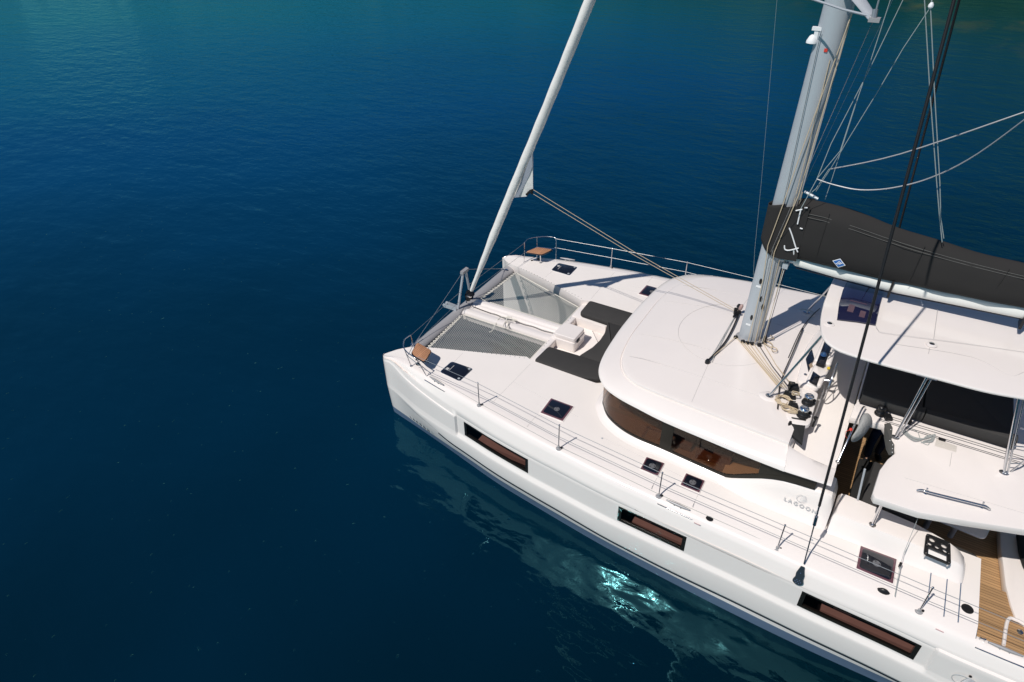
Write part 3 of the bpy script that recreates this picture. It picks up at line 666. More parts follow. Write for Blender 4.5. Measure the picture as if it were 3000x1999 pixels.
# interior seen through the tint
INT = MB().slab([(x*.0+min(9.9, x+.05), y*.97) for x, y in wall], 1.70, 1.875, .01).build('window_shelf', AMB, cat)
m = MB(); m.box((7.65, 0, 1.9), (4.0, 3.4, .03)); m.box((6.2, -1.95, 1.93), (1.1, .5, .10)); m.build('saloon_floor', TAN, INT)
m = MB(); m.box((6.35, -2.05, 2.0), (.9, .26, .14)); m.box((8.15, -2.35, 2.0), (.34, .36, .24)); m.box((7.45, -2.3, 1.94), (.22, .5, .14)); m.build('galley_unit', WOODI, INT)
m = MB(); m.box((6.6, -2.45, 1.888), (.05, .34, .014)); m.box((6.85, -2.32, 1.888), (.6, .04, .014)); m.box((7.9, -2.45, 1.884), (.5, .34, .008), Euler((0, 0, .15)).to_matrix()); m.build('table_edge', WOODI, INT)
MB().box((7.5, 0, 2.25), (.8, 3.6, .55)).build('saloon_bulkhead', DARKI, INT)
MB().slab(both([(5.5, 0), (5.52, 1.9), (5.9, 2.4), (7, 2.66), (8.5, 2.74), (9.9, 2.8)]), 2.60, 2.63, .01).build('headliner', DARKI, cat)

# ---- coachroof
OO = [(5.12, 0), (5.125, .45), (5.145, .85), (5.20, 1.5), (5.30, 1.98), (5.46, 2.28), (5.70, 2.52), (6.05, 2.67), (6.5, 2.77), (7.05, 2.87), (7.9, 2.945), (8.6, 3.0), (9.25, 3.03)]
II = [(5.52, 0), (5.52, .45), (5.535, .85), (5.61, 1.4), (5.71, 1.75), (5.86, 2.02), (6.06, 2.22), (6.32, 2.345), (6.7, 2.42), (7.2, 2.475), (7.95, 2.53), (8.6, 2.58), (9.18, 2.62)]
def aft(L, xa):
    S_ = [(p.x, p.y) for p in cr([(a, b, 0) for a, b in L], 5)]; y = S_[-1][1]
    return S_+[(xa, y*.75), (xa, y*.5), (xa, y*.25), (xa, 0)]
O_ = aft(OO, 9.25); I_ = aft(II, 9.18)
def full(L): return list(L)+[(x, -y) for x, y in reversed(L[1:-1])]
O_, I_ = full(O_), full(I_)
def mixr(t, z, zi=None, sc=1):
    r = []
    for (a, b), (c, d) in zip(O_, I_):
        x, y = a+(c-a)*t, b+(d-b)*t
        zz = z(x) if callable(z) else z
        r.append((x, y, zz))
    return r
zi = lambda x: sm([(5.4, 2.855), (6.0, 2.90), (7.0, 2.945), (8.0, 2.965), (9.3, 2.985)], x)
ze_ = lambda x: sm([(5.0, 2.70), (7, 2.705), (9.3, 2.715)], x)
CEN = (7.5, 0)
rs = []
rs.append([(CEN[0]+(x-CEN[0])*.93, y*.93, 2.645) for x, y in O_])
rs.append([(x, y, ze_(x)-.045) for x, y in [(CEN[0]+(a-CEN[0])*.992, b*.992) for a, b in O_]])
rs.append(mixr(0, lambda x: ze_(x)-.02)); rs.append(mixr(.02, lambda x: ze_(x)+.012))
for t in (.12, .3, .5, .7, .82, .90): rs.append(mixr(t, lambda x, t=t: ze_(x)+.03+(zi(x)-.035-ze_(x)-.03)*(1-(1-t)**1.5)))
rs.append(mixr(.925, lambda x: zi(x)-.055)); rs.append(mixr(.975, lambda x: zi(x)-.058)); rs.append(mixr(.99, lambda x: zi(x)-.01)); rs.append(mixr(1.0, lambda x: zi(x)+.006))
for k in (.985, .96, .9, .8, .65, .5, .35, .2, .08):
    rs.append([(CEN[0]+(x-CEN[0])*k, y*k, zi(x)*(k**2)+(1-k**2)*3.06+.012) for x, y in I_])
rf = MB().rings(rs, cap0=True, cap1=True).build('coachroof', GEL, cat, 28)
def zroof(x, y):
    # height of the roof panel above (x, y)
    k = max(.02, max(abs(y)/lerp([(5.5, 1.2), (6.06, 2.22), (7.2, 2.475), (9.18, 2.62)], x), (CEN[0]-x)/(CEN[0]-5.52) if x < CEN[0] else (x-CEN[0])/1.68))
    k = min(1, k); return zi(CEN[0]+(x-CEN[0])/max(k, .02) if k > .3 else x)*k*k+(1-k*k)*3.06+.012
# moulded lines on the roof
mb = MB()
pts = []
for a in range(100, 330, 8):
    x, y = 7.35+.85*math.cos(R(a))*1.2, 1.15*math.sin(R(a)); pts.append((x, y, zroof(x, y)+.0005))
mb.tube(pts, .004, 4)
for L in ([(5.65, .75), (9, .85)], [(5.65, -.75), (7.2, -.78)], [(5.8, -1.6), (9, -1.72)], [(5.8, 1.6), (9, 1.72)], [(7.3, -1.15), (7.38, -2.4)], [(7.3, 1.15), (7.38, 2.4)]):
    (x0, y0), (x1, y1) = L; mb.tube([(x0+(x1-x0)*i/12, y0+(y1-y0)*i/12, zroof(x0+(x1-x0)*i/12, y0+(y1-y0)*i/12)) for i in range(13)], .0035, 4)
mb.build('panel_line', SEAM, rf)
# ---- aft ends of the roof sides and the helm well floor
mb = MB()
mb.slab(both([(9.2, 0), (9.2, 2.55), (10.0, 2.50)]), 2.60, 2.685, .01)
hf = mb.build('helm_floor', DECK, cat)
for s in (-1, 1):
    mb = MB(); rs = []
    for i in range(10):
        t = i/9; x = 9.2+.80*t; yo_ = 3.03-.05*t; top = 2.985-.25*t**.8; yin = 2.60-.04*t
        rs.append([(x, s*(yin-.12+.1*t), 2.66), (x, s*(yin), 2.70+(top-2.70)*.55), (x, s*(yin+.06), top-.02), (x, s*(yin+.14), top-.02-.02*t), (x, s*(yo_-.12), 2.80-.06*t), (x, s*(yo_-.02), 2.735), (x, s*yo_, 2.70), (x, s*(yo_-.03), 2.665), (x, s*(yo_-.2), 2.645), (x, s*(yin-.12), 2.62)])
    mb.rings(rs, cap0=True, cap1=True, flip=s > 0); mb.build('roof_side_lip', GEL, hf, 40)
# ---- fairings with lettering
def fairing(s):
    mb = MB(); rs = []
    H = [(8.2, 1.86), (8.4, 1.93), (8.9, 2.22), (9.2, 2.345), (9.6, 2.40), (9.95, 2.43), (10.06, 2.41), (10.12, 2.33), (10.14, 2.2)]
    for i in range(30):
        t = i/29; x = 8.2+1.94*t; h = lerp(H, x); d = zdk(x)-.02; f = min(1, (x-8.2)/.7); hh = h-d
        r = []
        for yy, zz in ((2.42, d-.3), (2.42, h), (2.80, h), (2.865, h-.012), (2.895+.01*f, h-.06*f), (2.93+.01*f, h-hh*.35), (2.96+.03*f, h-hh*.62), (2.99+.06*f, h-hh*.85), (3.03+.10*f, h-hh*.97), (3.10+.12*f, d), (3.10+.12*f, d-.3)):
            r.append((x, s*yy, max(d-.3, zz)))
        rs.append(r)
    mb.rings(rs, cap0=True, cap1=True, flip=s > 0); return mb.build('side_fairing', GEL, cat, 45)
F1 = fairing(-1); fairing(1)
fontmesh('LAGOON', 'side_lettering', SILV, F1, (9.377, -3.030, 2.054), (1, -.02, -.055), (0, .28, 1), .10, .003, 1.48)
emblem('side_emblem', (9.634, -2.990, 2.194), (1, 0, 0), (0, .25, 1), .14, SILV, F1, 8)
# ---- cockpit coaming
def coaming(s):
    mb = MB(); rs = []
    for x, h in ((10.16, 1.80), (10.18, 2.05), (10.22, 2.13), (10.3, 2.15), (10.8, 2.15), (11.4, 2.14), (11.9, 2.12), (12.05, 2.09), (12.14, 2.03), (12.20, 1.92), (12.22, 1.80)):
        yi = lerp([(10.1, 2.42), (11.5, 2.52), (12.0, 2.66), (12.22, 2.78)], x); d = 1.76
        r = [(x, s*yi, 1.10), (x, s*yi, h-.03), (x, s*(yi+.03), h), (x, s*2.92, h), (x, s*2.98, h-.015), (x, s*3.04, h-(h-d)*.35), (x, s*3.09, h-(h-d)*.75), (x, s*3.14, h-(h-d)*.93), (x, s*3.22, d), (x, s*3.22, 1.1)]
        rs.append(r)
    mb.rings(rs, cap0=True, cap1=True, flip=s > 0); return mb.build('cockpit_coaming', GEL, cat, 40)
C1 = coaming(-1); coaming(1)
# drinks holder on the near coaming
cx = [(11.539, -2.736, 2.165), (11.886, -2.750, 2.165), (11.922, -3.220, 2.165), (11.539, -3.196, 2.165)]
def bil(u, v, z):
    a, b, c, d = cx; return Vector((a[0]*(1-u)*(1-v)+b[0]*u*(1-v)+c[0]*u*v+d[0]*(1-u)*v, a[1]*(1-u)*(1-v)+b[1]*u*(1-v)+c[1]*u*v+d[1]*(1-u)*v, z))
holes = [((.26, .20), .13, 0), ((.74, .26), .13, 0), ((.18, .42), .10, 0), ((.47, .44), .10, 0), ((.78, .46), .10, 0)]
bm = bmesh.new()
outer = [(.12, 0), (.88, 0), (.97, .03), (1, .12), (1, .9), (.97, .97), (.88, 1), (.12, 1), (.03, .97), (0, .9), (0, .12), (.03, .03)]
def loopv(L): 
    vs = [bm.verts.new(bil(u, v, 2.19)) for u, v in L]; return [bm.edges.new((vs[i], vs[(i+1) % len(vs)])) for i in range(len(vs))]
ed = loopv(outer)
for (u, v), r, _ in holes: ed += loopv([(u+r*math.cos(2*math.pi*k/18)*1.0, v+r*math.sin(2*math.pi*k/18)*.85) for k in range(18)])
ed += loopv([(.15, .60), (.85, .60), (.85, .92), (.15, .92)])
bmesh.ops.triangle_fill(bm, use_beauty=True, use_dissolve=False, edges=ed)
geo = bmesh.ops.extrude_face_region(bm, geom=bm.faces[:]); bmesh.ops.translate(bm, vec=(0, 0, .03), verts=[g for g in geo['geom'] if isinstance(g, bmesh.types.BMVert)])
bmesh.ops.recalc_face_normals(bm, faces=bm.faces)
me = bpy.data.meshes.new('drink_holder'); bm.to_mesh(me); bm.free(); me.materials.append(BLK); dh = bpy.data.objects.new('drink_holder', me); COL.objects.link(dh); par(dh, cat)
m = MB()
for u, v in ((.08, .08), (.92, .1), (.92, .55), (.92, .94), (.08, .94), (.08, .55)): m.tube([bil(u, v, 2.14), bil(u, v, 2.225)], .012, 6)
m.build('holder_stud', STEEL, dh)

# ---- cockpit
ckf = MB().slab(both([(9.55, 0), (9.55, 2.5), (14, 2.5)]), 1.05, 1.15, .01).build('cockpit_floor', TEAKF, cat)
for s in (-1, 1): MB().slab([(12.465, s*2.45), (12.465, s*3.86), (14, s*3.86), (14, s*2.45)], 1.06, 1.30, .004).build('boarding_deck', TEAKF, cat)
MB().slab(both([(9.50, 0), (9.50, 2.3), (9.56, 2.3)]), 1.1, 2.6, .01).build('saloon_bulkhead', BLKM, cat)
t = MB().slab(rquad([(11.497, -1.923, 1.850)[:2], (12.476, -2.004, 1.850)[:2], (12.577, -1.579, 1.850)[:2], (11.35, -.5)], .10), 1.80, 1.85, .015).build('cockpit_table', GEL, cat)
MB().tube([(11.75, -1.5, 1.15), (11.75, -1.5, 1.80)], .05, 12).build('leg', ALU, t)
MB().tube([(12.15, -1.5, 1.15), (12.15, -1.5, 1.80)], .05, 12).build('leg', ALU, t)
MB().slab([(10.75, 1.2), (10.75, 2.3), (13.6, 2.3), (13.6, 1.7), (11.3, 1.7), (11.3, 1.2)], 1.16, 1.55, .05).build('cockpit_sofa', CHAR, cat)
cs = MB().slab(rpoly([(12.061, -2.144, 1.620)[:2], (12.269, -2.159, 1.620)[:2], (12.458, -2.183, 1.620)[:2], (12.500, -2.470, 1.620)[:2], (12.5, -2.83), (11.95, -2.74), (11.9, -2.45)], .12), 1.5, 1.62, .03).build('seat_cushion', CHAR, None, 50)
tag(cs, 'charcoal seat cushion tucked behind the aft corner of the near cockpit coaming', 'cushion')
MB().slab([(10.9, -2.49), (10.9, -2.2), (12.3, -2.35), (12.45, -2.8), (12.1, -2.7), (11.5, -2.52)], 1.15, 1.495, .02).build('cockpit_seat', BLKM, cat)
# aft mouldings beside the boarding gate
A = [(12.850, -1.045, 1.340), (12.870, -1.543, 1.340), (12.907, -1.872, 1.340), (12.949, -2.337, 1.340), (13.024, -2.708, 1.340), (13.097, -2.963, 1.340), (13.202, -3.011, 1.340)]
af = MB().slab([a[:2] for a in A]+[(14, -3.4), (14, -.9), (13.0, -.9)], 1.16, 1.34, .025).build('aft_bench', GEL, cat)
MB().slab(rpoly([(13.078, -1.063, 1.400)[:2], (13.116, -1.542, 1.400)[:2], (13.189, -1.869, 1.400)[:2], (14, -2.6), (14, -1.2)], .08), 1.345, 1.44, .03).build('bench_cushion', BLKM, af)
g = [(12.927, -3.572, 1.360), (12.979, -3.060, 1.360), (13.097, -2.997, 1.360), (13.194, -3.016, 1.360)]
MB().tube(cr([a for a in g], 5), .028, 8).build('gate_frame', GEL, cat)
MB().lathe((13.161, -3.148, 1.302), [(.045, 0), (.045, .006), (.02, .01)], 16).build('deck_ring', STEEL, cat)

# ================================================================== FLYBRIDGE
FO = [(10.01, .91), (9.985, 1.02), (9.97, 1.42), (10.5, 1.34), (10.56, 1.45), (10.77, 1.99), (10.68, 2.2), (10.60, 2.53), (10.575, 3.12), (10.62, 3.20), (11.24, 3.17), (11.9, 2.98), (12.6, 2.75), (14, 2.2)]
FO = [(10.005, 0), (10.005, .95)]+FO[1:]
fly = MB().slab(both(FO), 2.86, 3.0, .02).build('flybridge_deck', GEL, cat)
mb = MB()
for s in (-1,):
    for L in ([(10.966, -2.518, 3.001), (12.601, -2.399, 3.001)], [(11.584, -1.509, 3.001), (11.572, -1.880, 3.001)]): mb.tube(L, .0035, 4)
mb.build('panel_line', SEAM, fly)
for y in (-1.06, -1.12, -1.22, -1.26): MB().tube([(10.42, y, 3.003), (12.6, y+.02, 3.003), (13.9, y+.04, 3.003)], .006, 5).build('awning_track', NAVY, fly)
lid = [(11.333, -1.269, 3.000), (11.647, -1.306, 3.000), (11.642, -1.466, 3.000), (11.322, -1.478, 3.000)]
MB().slab([p[:2] for p in lid], 2.995, 3.006, .002).build('life_line_lid', TRANSP, fly)
MB().slab(rquad([(11.359, -1.241, 3.010)[:2], (11.473, -1.232, 3.010)[:2], (11.468, -1.287, 3.010)[:2], (11.367, -1.291, 3.010)[:2]], .01), 3.0, 3.03, .008).build('latch', BLK, fly)
hr = MB().tube(cr([(11.157, -2.757, 3.040), (11.219, -2.760, 3.090), (11.330, -2.765, 3.100), (11.995, -2.658, 3.100), (12.082, -2.643, 3.090), (12.144, -2.617, 3.040)], 6), .017, 8)
h = hr.build('handrail', STEEL, fly, 60)
for p in ((11.283, -2.701, 3.000), (12.046, -2.580, 3.000)): MB().tube([p, (p[0], p[1]+.02, 3.09)], .014, 8).lathe(p, [(.035, 0), (.03, .008)], 12).build('handrail_foot', STEEL, h)
# support pole of the overhang
for s in (-1, 1):
    p = MB().tube([(10.775, s*2.93, 2.15), (10.775, s*2.93, 2.88)], .024, 10).lathe((10.775, s*2.93, 2.15), [(.055, 0), (.055, .01), (.035, .018)], 16).build('overhang_pole', STEEL, cat, 60)
# side flap of grey canvas studded with fasteners
fl = [(10.519, -1.331, 3.020), (10.599, -1.252, 3.020), (10.654, -1.368, 3.020), (10.677, -1.747, 3.020), (10.732, -1.806, 3.020), (10.750, -2.035, 3.020), (10.691, -2.048, 2.970), (10.637, -1.854, 2.920), (10.570, -1.562, 2.920)]
m = MB(); cz = Vector((sum(p[0] for p in fl)/9, sum(p[1] for p in fl)/9, 3.025))
m.add([cz]+[Vector(p) for p in fl]+[cz-Vector((0, 0, .02))]+[Vector(p)-Vector((0, 0, .015)) for p in fl], [(0, i+1, (i+1) % 9+1) for i in range(9)]+[(10, (i+1) % 9+11, i+11) for i in range(9)]+[(i+1, i+11, (i+1) % 9+11, (i+1) % 9+1) for i in range(9)])
cf = m.build('canvas_flap', mat('dark grey canvas', (.075, .073, .068), .85, noise=(6, .15)), cat)
m = MB()
for p in ((10.632, -1.451, 3.030), (10.652, -1.755, 3.030), (10.707, -1.841, 3.030), (10.715, -1.939, 3.030), (10.722, -2.033, 3.030)): m.lathe(p, [(.008, 0), (.006, .006)], 8)
m.build('snap_fastener', WHT, cf)
# seating
fb = MB().slab([(10.03, -.915), (12.42, -.945), (12.42, 1.25), (10.03, 1.25)], 3.0, 3.09, .02).build('flybridge_seat', BLKM, cat)
def lay(out, z0, z1, label, g='charcoal seat cushions on the flybridge'): return tag(MB().slab(out, z0, z1, .03).build('seat_cushion', CHAR, None, 50), label, 'cushion', g)
lay(rrect(10.04, 11.02, -.84, .95, .05), 3.094, 3.21, 'charcoal helm seat cushion just aft of the steering wheel, under the hardtop')
lay(rrect(11.04, 12.40, -.84, .95, .05), 3.094, 3.21, 'long charcoal lounge cushion aft of the helm seat, half shaded by the hardtop')
MB().slab(rrect(10.3, 12.2, 1.0, 1.2, .05), 3.0, 3.5, .05).build('backrest', CHAR, fb)
MB().rings([[(x, -.925, 3.0), (x, -1.0, 3.06), (x, -1.055, 3.2), (x, -1.05, 3.29), (x, -.99, 3.315), (x, -.90, 3.30), (x, -.86, 3.2), (x, -.86, 3.0)] for x in (10.05, 10.10, 10.55, 11.03, 11.05)], cap0=True, cap1=True).build('backrest', CHAR, fb, 50)
MB().rings([[(x, -.935, 3.0), (x, -1.0, 3.06), (x, -1.055, 3.2), (x, -1.05, 3.29), (x, -.99, 3.315), (x, -.90, 3.30), (x, -.86, 3.2), (x, -.86, 3.0)] for x in (11.07, 11.5, 12.0, 12.39, 12.42)], cap0=True, cap1=True).build('backrest', CHAR, fb, 50)
MB().box((11.0, .35, 3.27), (.34, .42, .2)).build('seat_locker', GEL, fb)
MB().box((10.15, .62, 3.22), (.16, .5, .08)).build('seat_moulding', GEL, fb)
# blocks and winch on the seat side
def winch(c, r, name='winch', chrome=True, parent=cat):
    c = Vector(c); o = MB().lathe(c, [(r*1.15, 0), (r*1.15, .02), (r*.95, .03), (r*1.0, .06), (r*.78, .085), (r*.74, .12), (r*.82, .135)], 28).build(name, BLK, parent, 40)
    MB().lathe(c+Vector((0, 0, .135)), [(r*.80, 0), (r*.92, .01), (r*.92, .03), (r*.80, .05), (r*.5, .062), (r*.48, .055), (r*.2, .052), (r*.15, .06)], 28).build('winch_top', CHROME if chrome else BLK, o, 40)
    return o
winch((10.417, -1.069, 3.000), .085, chrome=False)
MB().box((10.543, -1.137, 3.040), (.12, .14, .06), Euler((0, 0, .4)).to_matrix()).build('rope_clutch', BLK, cat)
MB().box((10.850, -1.103, 3.050), (.13, .07, .08), Euler((0, 0, .2)).to_matrix()).build('rope_clutch', BLK, cat)
# ---- helm console
con = MB().slab(rpoly([(8.93, -1.02), (9.34, -1.04), (9.38, 1.0), (8.93, 1.0), (8.85, .2)], .12), 2.98, 3.11, .04).build('helm_console', GEL, cat)
m = MB()
m.slab(rpoly([(9.08, -1.0), (9.36, -1.0), (9.40, -.36), (9.12, -.30)], .06), 3.06, 3.17, .035); m.slab(rpoly([(9.08, -.28), (9.40, -.28), (9.40, .66), (9.10, .66)], .06), 3.06, 3.20, .035)
m.build('dash_pod', GEL, con, 60)
mb = MB().slab(rpoly([(8.93, -1.02), (9.36, -1.02), (9.40, -2.05), (9.1, -2.15), (8.93, -1.9)], .10), 2.93, 3.03, .03).build('winch_base', GEL, con)
def screen(pts, z, m=HATB, name='screen', fr=BLK):
    c = Vector((sum(p[0] for p in pts)/4, sum(p[1] for p in pts)/4)); sc = lambda k: [tuple(c+(Vector(p[:2])-c)*k) for p in pts]
    o = MB().slab(rquad(sc(1.0), .012), z-.01, z+.012, .004).build(name, fr, con); MB().slab(rquad(sc(.86), .01), z+.012, z+.014, .0005).build('screen_glass', m, o); return o
screen([(9.141, -0.641, 3.180), (9.285, -0.731, 3.180), (9.284, -1.048, 3.180), (9.139, -0.995, 3.180)], 3.175)
screen([(9.142, 0.460, 3.210), (9.301, 0.346, 3.210), (9.296, -0.457, 3.210), (9.144, -0.440, 3.210)], 3.205)
lp = [(8.961, 0.210, 3.115), (8.931, -0.217, 3.115), (9.069, -0.625, 3.115), (9.079, -0.133, 3.115)]
MB().slab(rpoly([p[:2] for p in lp], .03), 3.10, 3.125, .005).build('companion_hatch', HATB, con)
MB().slab([(9.055+dx, -.30+dy) for dx, dy in ((0, 0), (.05, -.10), (.01, -.19), (-.03, -.1))], 3.126, 3.13, .001).build('hatch_reveal', TAN, con)
cp = Vector((9.214, -0.129, 3.250)); MB().lathe(cp, [(.055, 0), (.062, .015), (.05, .05), (.02, .075)], 20).build('compass', mat('compass dome', (.02, .06, .16), .08, coat=1), con)
thr = MB()
for i, (a, b) in enumerate(((-.05, .10), (.03, .13))):
    p = cp+Vector((.08+i*.03, a, .01)); thr.tube([p, p+Vector((.03, b, .06))], .009, 6).lathe(p+Vector((.03, b, .06)), [(.005, -.02), (.02, -.01), (.02, .01), (.005, .02)], 10)
thr.build('throttle_lever', CHROME, con)
MB().box((9.375, -0.418, 3.200), (.05, .06, .02)).build('kill_switch_tag', YEL, con)
MB().lathe((9.032, -0.735, 3.120), [(.03, 0), (.03, .01), (.015, .014)], 14).build('console_socket', STEEL, con)
w = MB(); WC = Vector((9.475, -.70, 3.12)); 
w.tube([WC+Vector((.02*math.sin(R(a)), .37*math.cos(R(a)), .37*math.sin(R(a)))) for a in range(0, 360, 12)], .014, 8, closed=True)
for a in (90, 162, 234, 306, 18): w.tube([WC, WC+Vector((.02*math.sin(R(a)), .37*math.cos(R(a)), .37*math.sin(R(a))))], .008, 6)
w.lathe(WC, [(.04, -.02), (.04, .02)], 12, axis=(1, 0, 0)); w.tube([WC, WC-Vector((.12, 0, .02))], .03, 8)
w.build('steering_wheel', STEEL, con, 60)
# clear soft cover bunched over the aft face of the console
MB().rings([[(9.41, -1.75+i*.09, 3.00), (9.43+.008*math.sin(i*1.9), -1.75+i*.09, 2.88), (9.425+.012*math.sin(i*1.1), -1.75+i*.09, 2.72)] for i in range(13)], closed=False).build('console_cover', mat('white vinyl cover', (.58, .56, .55), .5), con, 70)
w1 = winch((9.235, -1.471, 3.050), .092, parent=con); w2 = winch((9.230, -1.851, 3.040), .092, parent=con)
for w_, P in ((w1, [(1095,705), (1075,758)]), (w2, [(1025,912), (1000,975)])): pass
for p in ((9.328, -1.362, 3.100), (9.330, -1.434, 3.080), (9.330, -1.740, 3.100), (9.329, -1.823, 3.080)): MB().lathe((p[0], p[1], p[2]-.05), [(.034, 0), (.034, .03), (.024, .04), (.012, .044)], 14).build('winch_button', BLK, con)
cl = [(730, 490, .19, .20, .07), (655, 640, .20, .16, .07), (745, 825, .13, .13, .08)]
for p, d in (((8.920, -1.182, 3.090), (.20, .17, .10)), ((8.911, -1.449, 3.070), (.23, .14, .09)), ((9.050, -1.705, 3.070), (.14, .14, .09))):
    o = MB().box(p, d, Euler((0, 0, .35)).to_matrix(), .8).build('rope_clutch', BLK, con); bv = o.modifiers.new('bevel', 'BEVEL'); bv.width = .015; bv.segments = 3
    m = MB()
    for i in range(4): m.box((p[0]-.05, p[1]-.06+i*.04, p[2]+d[2]/2+.006), (.11, .018, .014), Euler((0, .1, .35)).to_matrix())
    m.build('clutch_lever', BLKM, o)
pk = [(9.073, -1.980, 3.035), (9.310, -1.922, 3.035), (9.382, -2.491, 2.960), (9.105, -2.319, 2.960)]
pm = MB(); c8 = [Vector(p) for p in pk]; pm.add([c for c in c8]+[c-Vector((0, 0, .05)) for c in c8], [(0, 1, 2, 3), (7, 6, 5, 4), (0, 4, 5, 1), (1, 5, 6, 2), (2, 6, 7, 3), (3, 7, 4, 0)]).build('rope_pocket', BLKM, con)
m = MB(); 
for a, b in (((9.093, -2.082, 3.000), (9.059, -2.282, 2.950)), ((9.059, -2.282, 2.950), (9.179, -2.358, 2.930))): m.tube([a, b], .035, 8)
m.build('pocket_rim', BLK, con)
whn = MB().tube([(9.449, -1.755, 3.000), (9.445, -1.932, 2.930)], .018, 8).lathe((9.449, -1.755, 3.000), [(.035, -.01), (.035, .02), (.01, .03)], 12).build('winch_handle', BLK, None)
tag(whn, 'black winch handle standing in its socket aft of the black rope pocket', 'winch handle')
# ---- stair rail, grey bag, red float
sr = [(9.997, -2.343, 2.700), (10.057, -1.849, 3.100), (10.112, -1.294, 3.180), (10.178, -1.070, 3.020)]
o = MB().tube(cr(sr, 5), .016, 8).lathe(sr[0], [(.04, -.01), (.04, .006), (.02, .012)], 14).build('stair_rail', STEEL, cat, 60)
bgp = [[(10.137, -1.355, 3.200), (10.285, -1.303, 3.140), (10.339, -1.355, 3.050)], [(10.128, -1.587, 3.200), (10.248, -1.570, 3.180), (10.329, -1.460, 3.020)], [(10.119, -1.735, 3.160), (10.213, -1.769, 3.140), (10.291, -1.644, 2.980)], [(10.102, -1.903, 3.120), (10.168, -1.886, 3.060), (10.228, -1.813, 2.950)], [(10.060, -1.970, 3.000), (10.116, -1.959, 2.940), (10.152, -1.854, 2.900)]]
rs = []
for row in bgp:
    a, b, c = [Vector(p) for p in row]; under = Vector((0, .05, -.14)); rs.append([a, (a+b)/2+Vector((0, 0, .035)), b, (b+c)/2+Vector((0, -.01, .02)), c, c+under, (a+c)/2+under*1.4, a+under])
bag = MB().rings(rs, cap0=True, cap1=True).build('canvas_bag', GCAN, None, 60); sb = bag.modifiers.new('sub', 'SUBSURF'); sb.levels = 2; sb.render_levels = 2
tag(bag, 'crumpled grey canvas bag slung from the steel stair rail', 'bag')
fp = Vector((10.029, -1.908, 3.120)); rf_ = MB().lathe(fp, [(.008, -.02), (.024, -.014), (.03, 0), (.024, .02), (.008, .03)], 14).build('float', RED, None)
tag(rf_, 'small red float tied to the stair rail beside the grey bag', 'float')
MB().tube(cr([fp, (9.969, -1.914, 3.050), (9.981, -1.900, 2.950), (10.020, -1.893, 2.900)], 6), .004, 5).build('float_cord', RED, rf_); 
MB().tube([(10.481, -2.495, 2.160), (10.407, -2.450, 2.840)], .018, 8).build('awning_post', ALU, cat)
MB().slab([(10.54, -2.42), (10.60, -1.3), (11.4, -1.35), (11.4, -2.46)], 1.16, 2.12, .06).build('cockpit_backrest', CHAR, cat)
MB().slab([(10.43, -1.85), (10.43, -.42), (10.9, -.42), (10.9, -1.85)], 1.16, 1.32, .03).build('floor_shade_block', BLKM, cat)  # added black block, standing in for shade over the sunlit teak

# ---- hardtop over the flybridge
BO = [(8.955, 0), (8.965, .5), (9.00, 1.0), (9.07, 1.42), (9.15, 1.66), (9.27, 1.82), (9.46, 1.93), (9.75, 1.965), (10.1, 1.975), (10.86, 1.95), (11.5, 1.93), (12.0, 1.84), (12.6, 1.7)]
BOs = both([(p.x, p.y) for p in cr([(a, b, 0) for a, b in BO], 4)])
def hz(x, y): return .03*(1-min(1, (abs(y)/2)**2))
GX0, GX1 = 9.21, 9.85
m = MB(); n = len(BOs); ctr = Vector((10.8, 0))
rr = []
for k, z in ((.97, 4.585), (.995, 4.60), (1, 4.625), (.995, 4.645), (.98, 4.652)):
    rr.append([(ctr.x+(x-ctr.x)*k, y*k, z+(hz(x, y) if k < 1 and z > 4.6 else 0)) for x, y in BOs])
m.rings(rr, cap0=True, cap1=True)
ht = m.build('hardtop', GEL, cat, 40)
Gq = [(9.21, .55), (9.25, -.55), (9.27, -1.07), (9.56, -1.02), (9.86, -.93), (9.845, 0), (9.83, .6)]
gl = [(9.188, -0.030, 4.690), (9.209, -0.552, 4.690), (9.269, -1.091, 4.690), (9.568, -0.990, 4.690), (9.859, -0.938, 4.690), (9.837, -0.197, 4.690), (9.84, .6, 4.69), (9.22, .6, 4.69)]
sk_ = MB().slab([p[:2] for p in gl], 4.675, 4.697, .003).build('skylight', mat('dark navy acrylic', (.012, .014, .045), .05, coat=1), ht)
m = MB(); m.box((9.42, -.62, 4.6985), (.10, .26, .002)).box((9.62, -.72, 4.6985), (.09, .22, .002)).box((9.50, -.35, 4.6985), (.28, .02, .002)); m.build('skylight_view', mat('seat seen through skylight', (.10, .055, .075), .3), sk_)
mb = MB()
for L in ([(9.860, -0.921, 4.680), (9.920, -1.066, 4.680), (10.054, -1.099, 4.680), (11.001, -0.838, 4.680), (12.007, -0.578, 4.670)], [(10.723, 0.109, 4.690), (10.740, -0.903, 4.680)], [(10.706, -1.185, 4.670), (10.705, -1.359, 4.665)], [(10.229, -1.331, 4.660), (11.298, -1.119, 4.660), (11.806, -1.347, 4.655), (12.002, -1.160, 4.660)]):
    mb.tube(cr(L, 4), .0035, 4)
mb.build('panel_line', SEAM, ht)
for p in ((9.182, -1.270, 4.672), (10.726, -1.074, 4.672)):
    o = MB().lathe(p, [(.085, -.01), (.085, .003), (.05, .010)], 20).build('light_base', GEL, ht, 50); MB().lathe((p[0], p[1], p[2]+.008), [(.042, 0), (.042, .012), (.025, .016)], 16).build('light_glass', CHROME, o)
MB().tube([(10.407, 0.446, 4.720), (10.484, 0.102, 4.700)], .014, 6).build('boom_rest', WHT, ht)
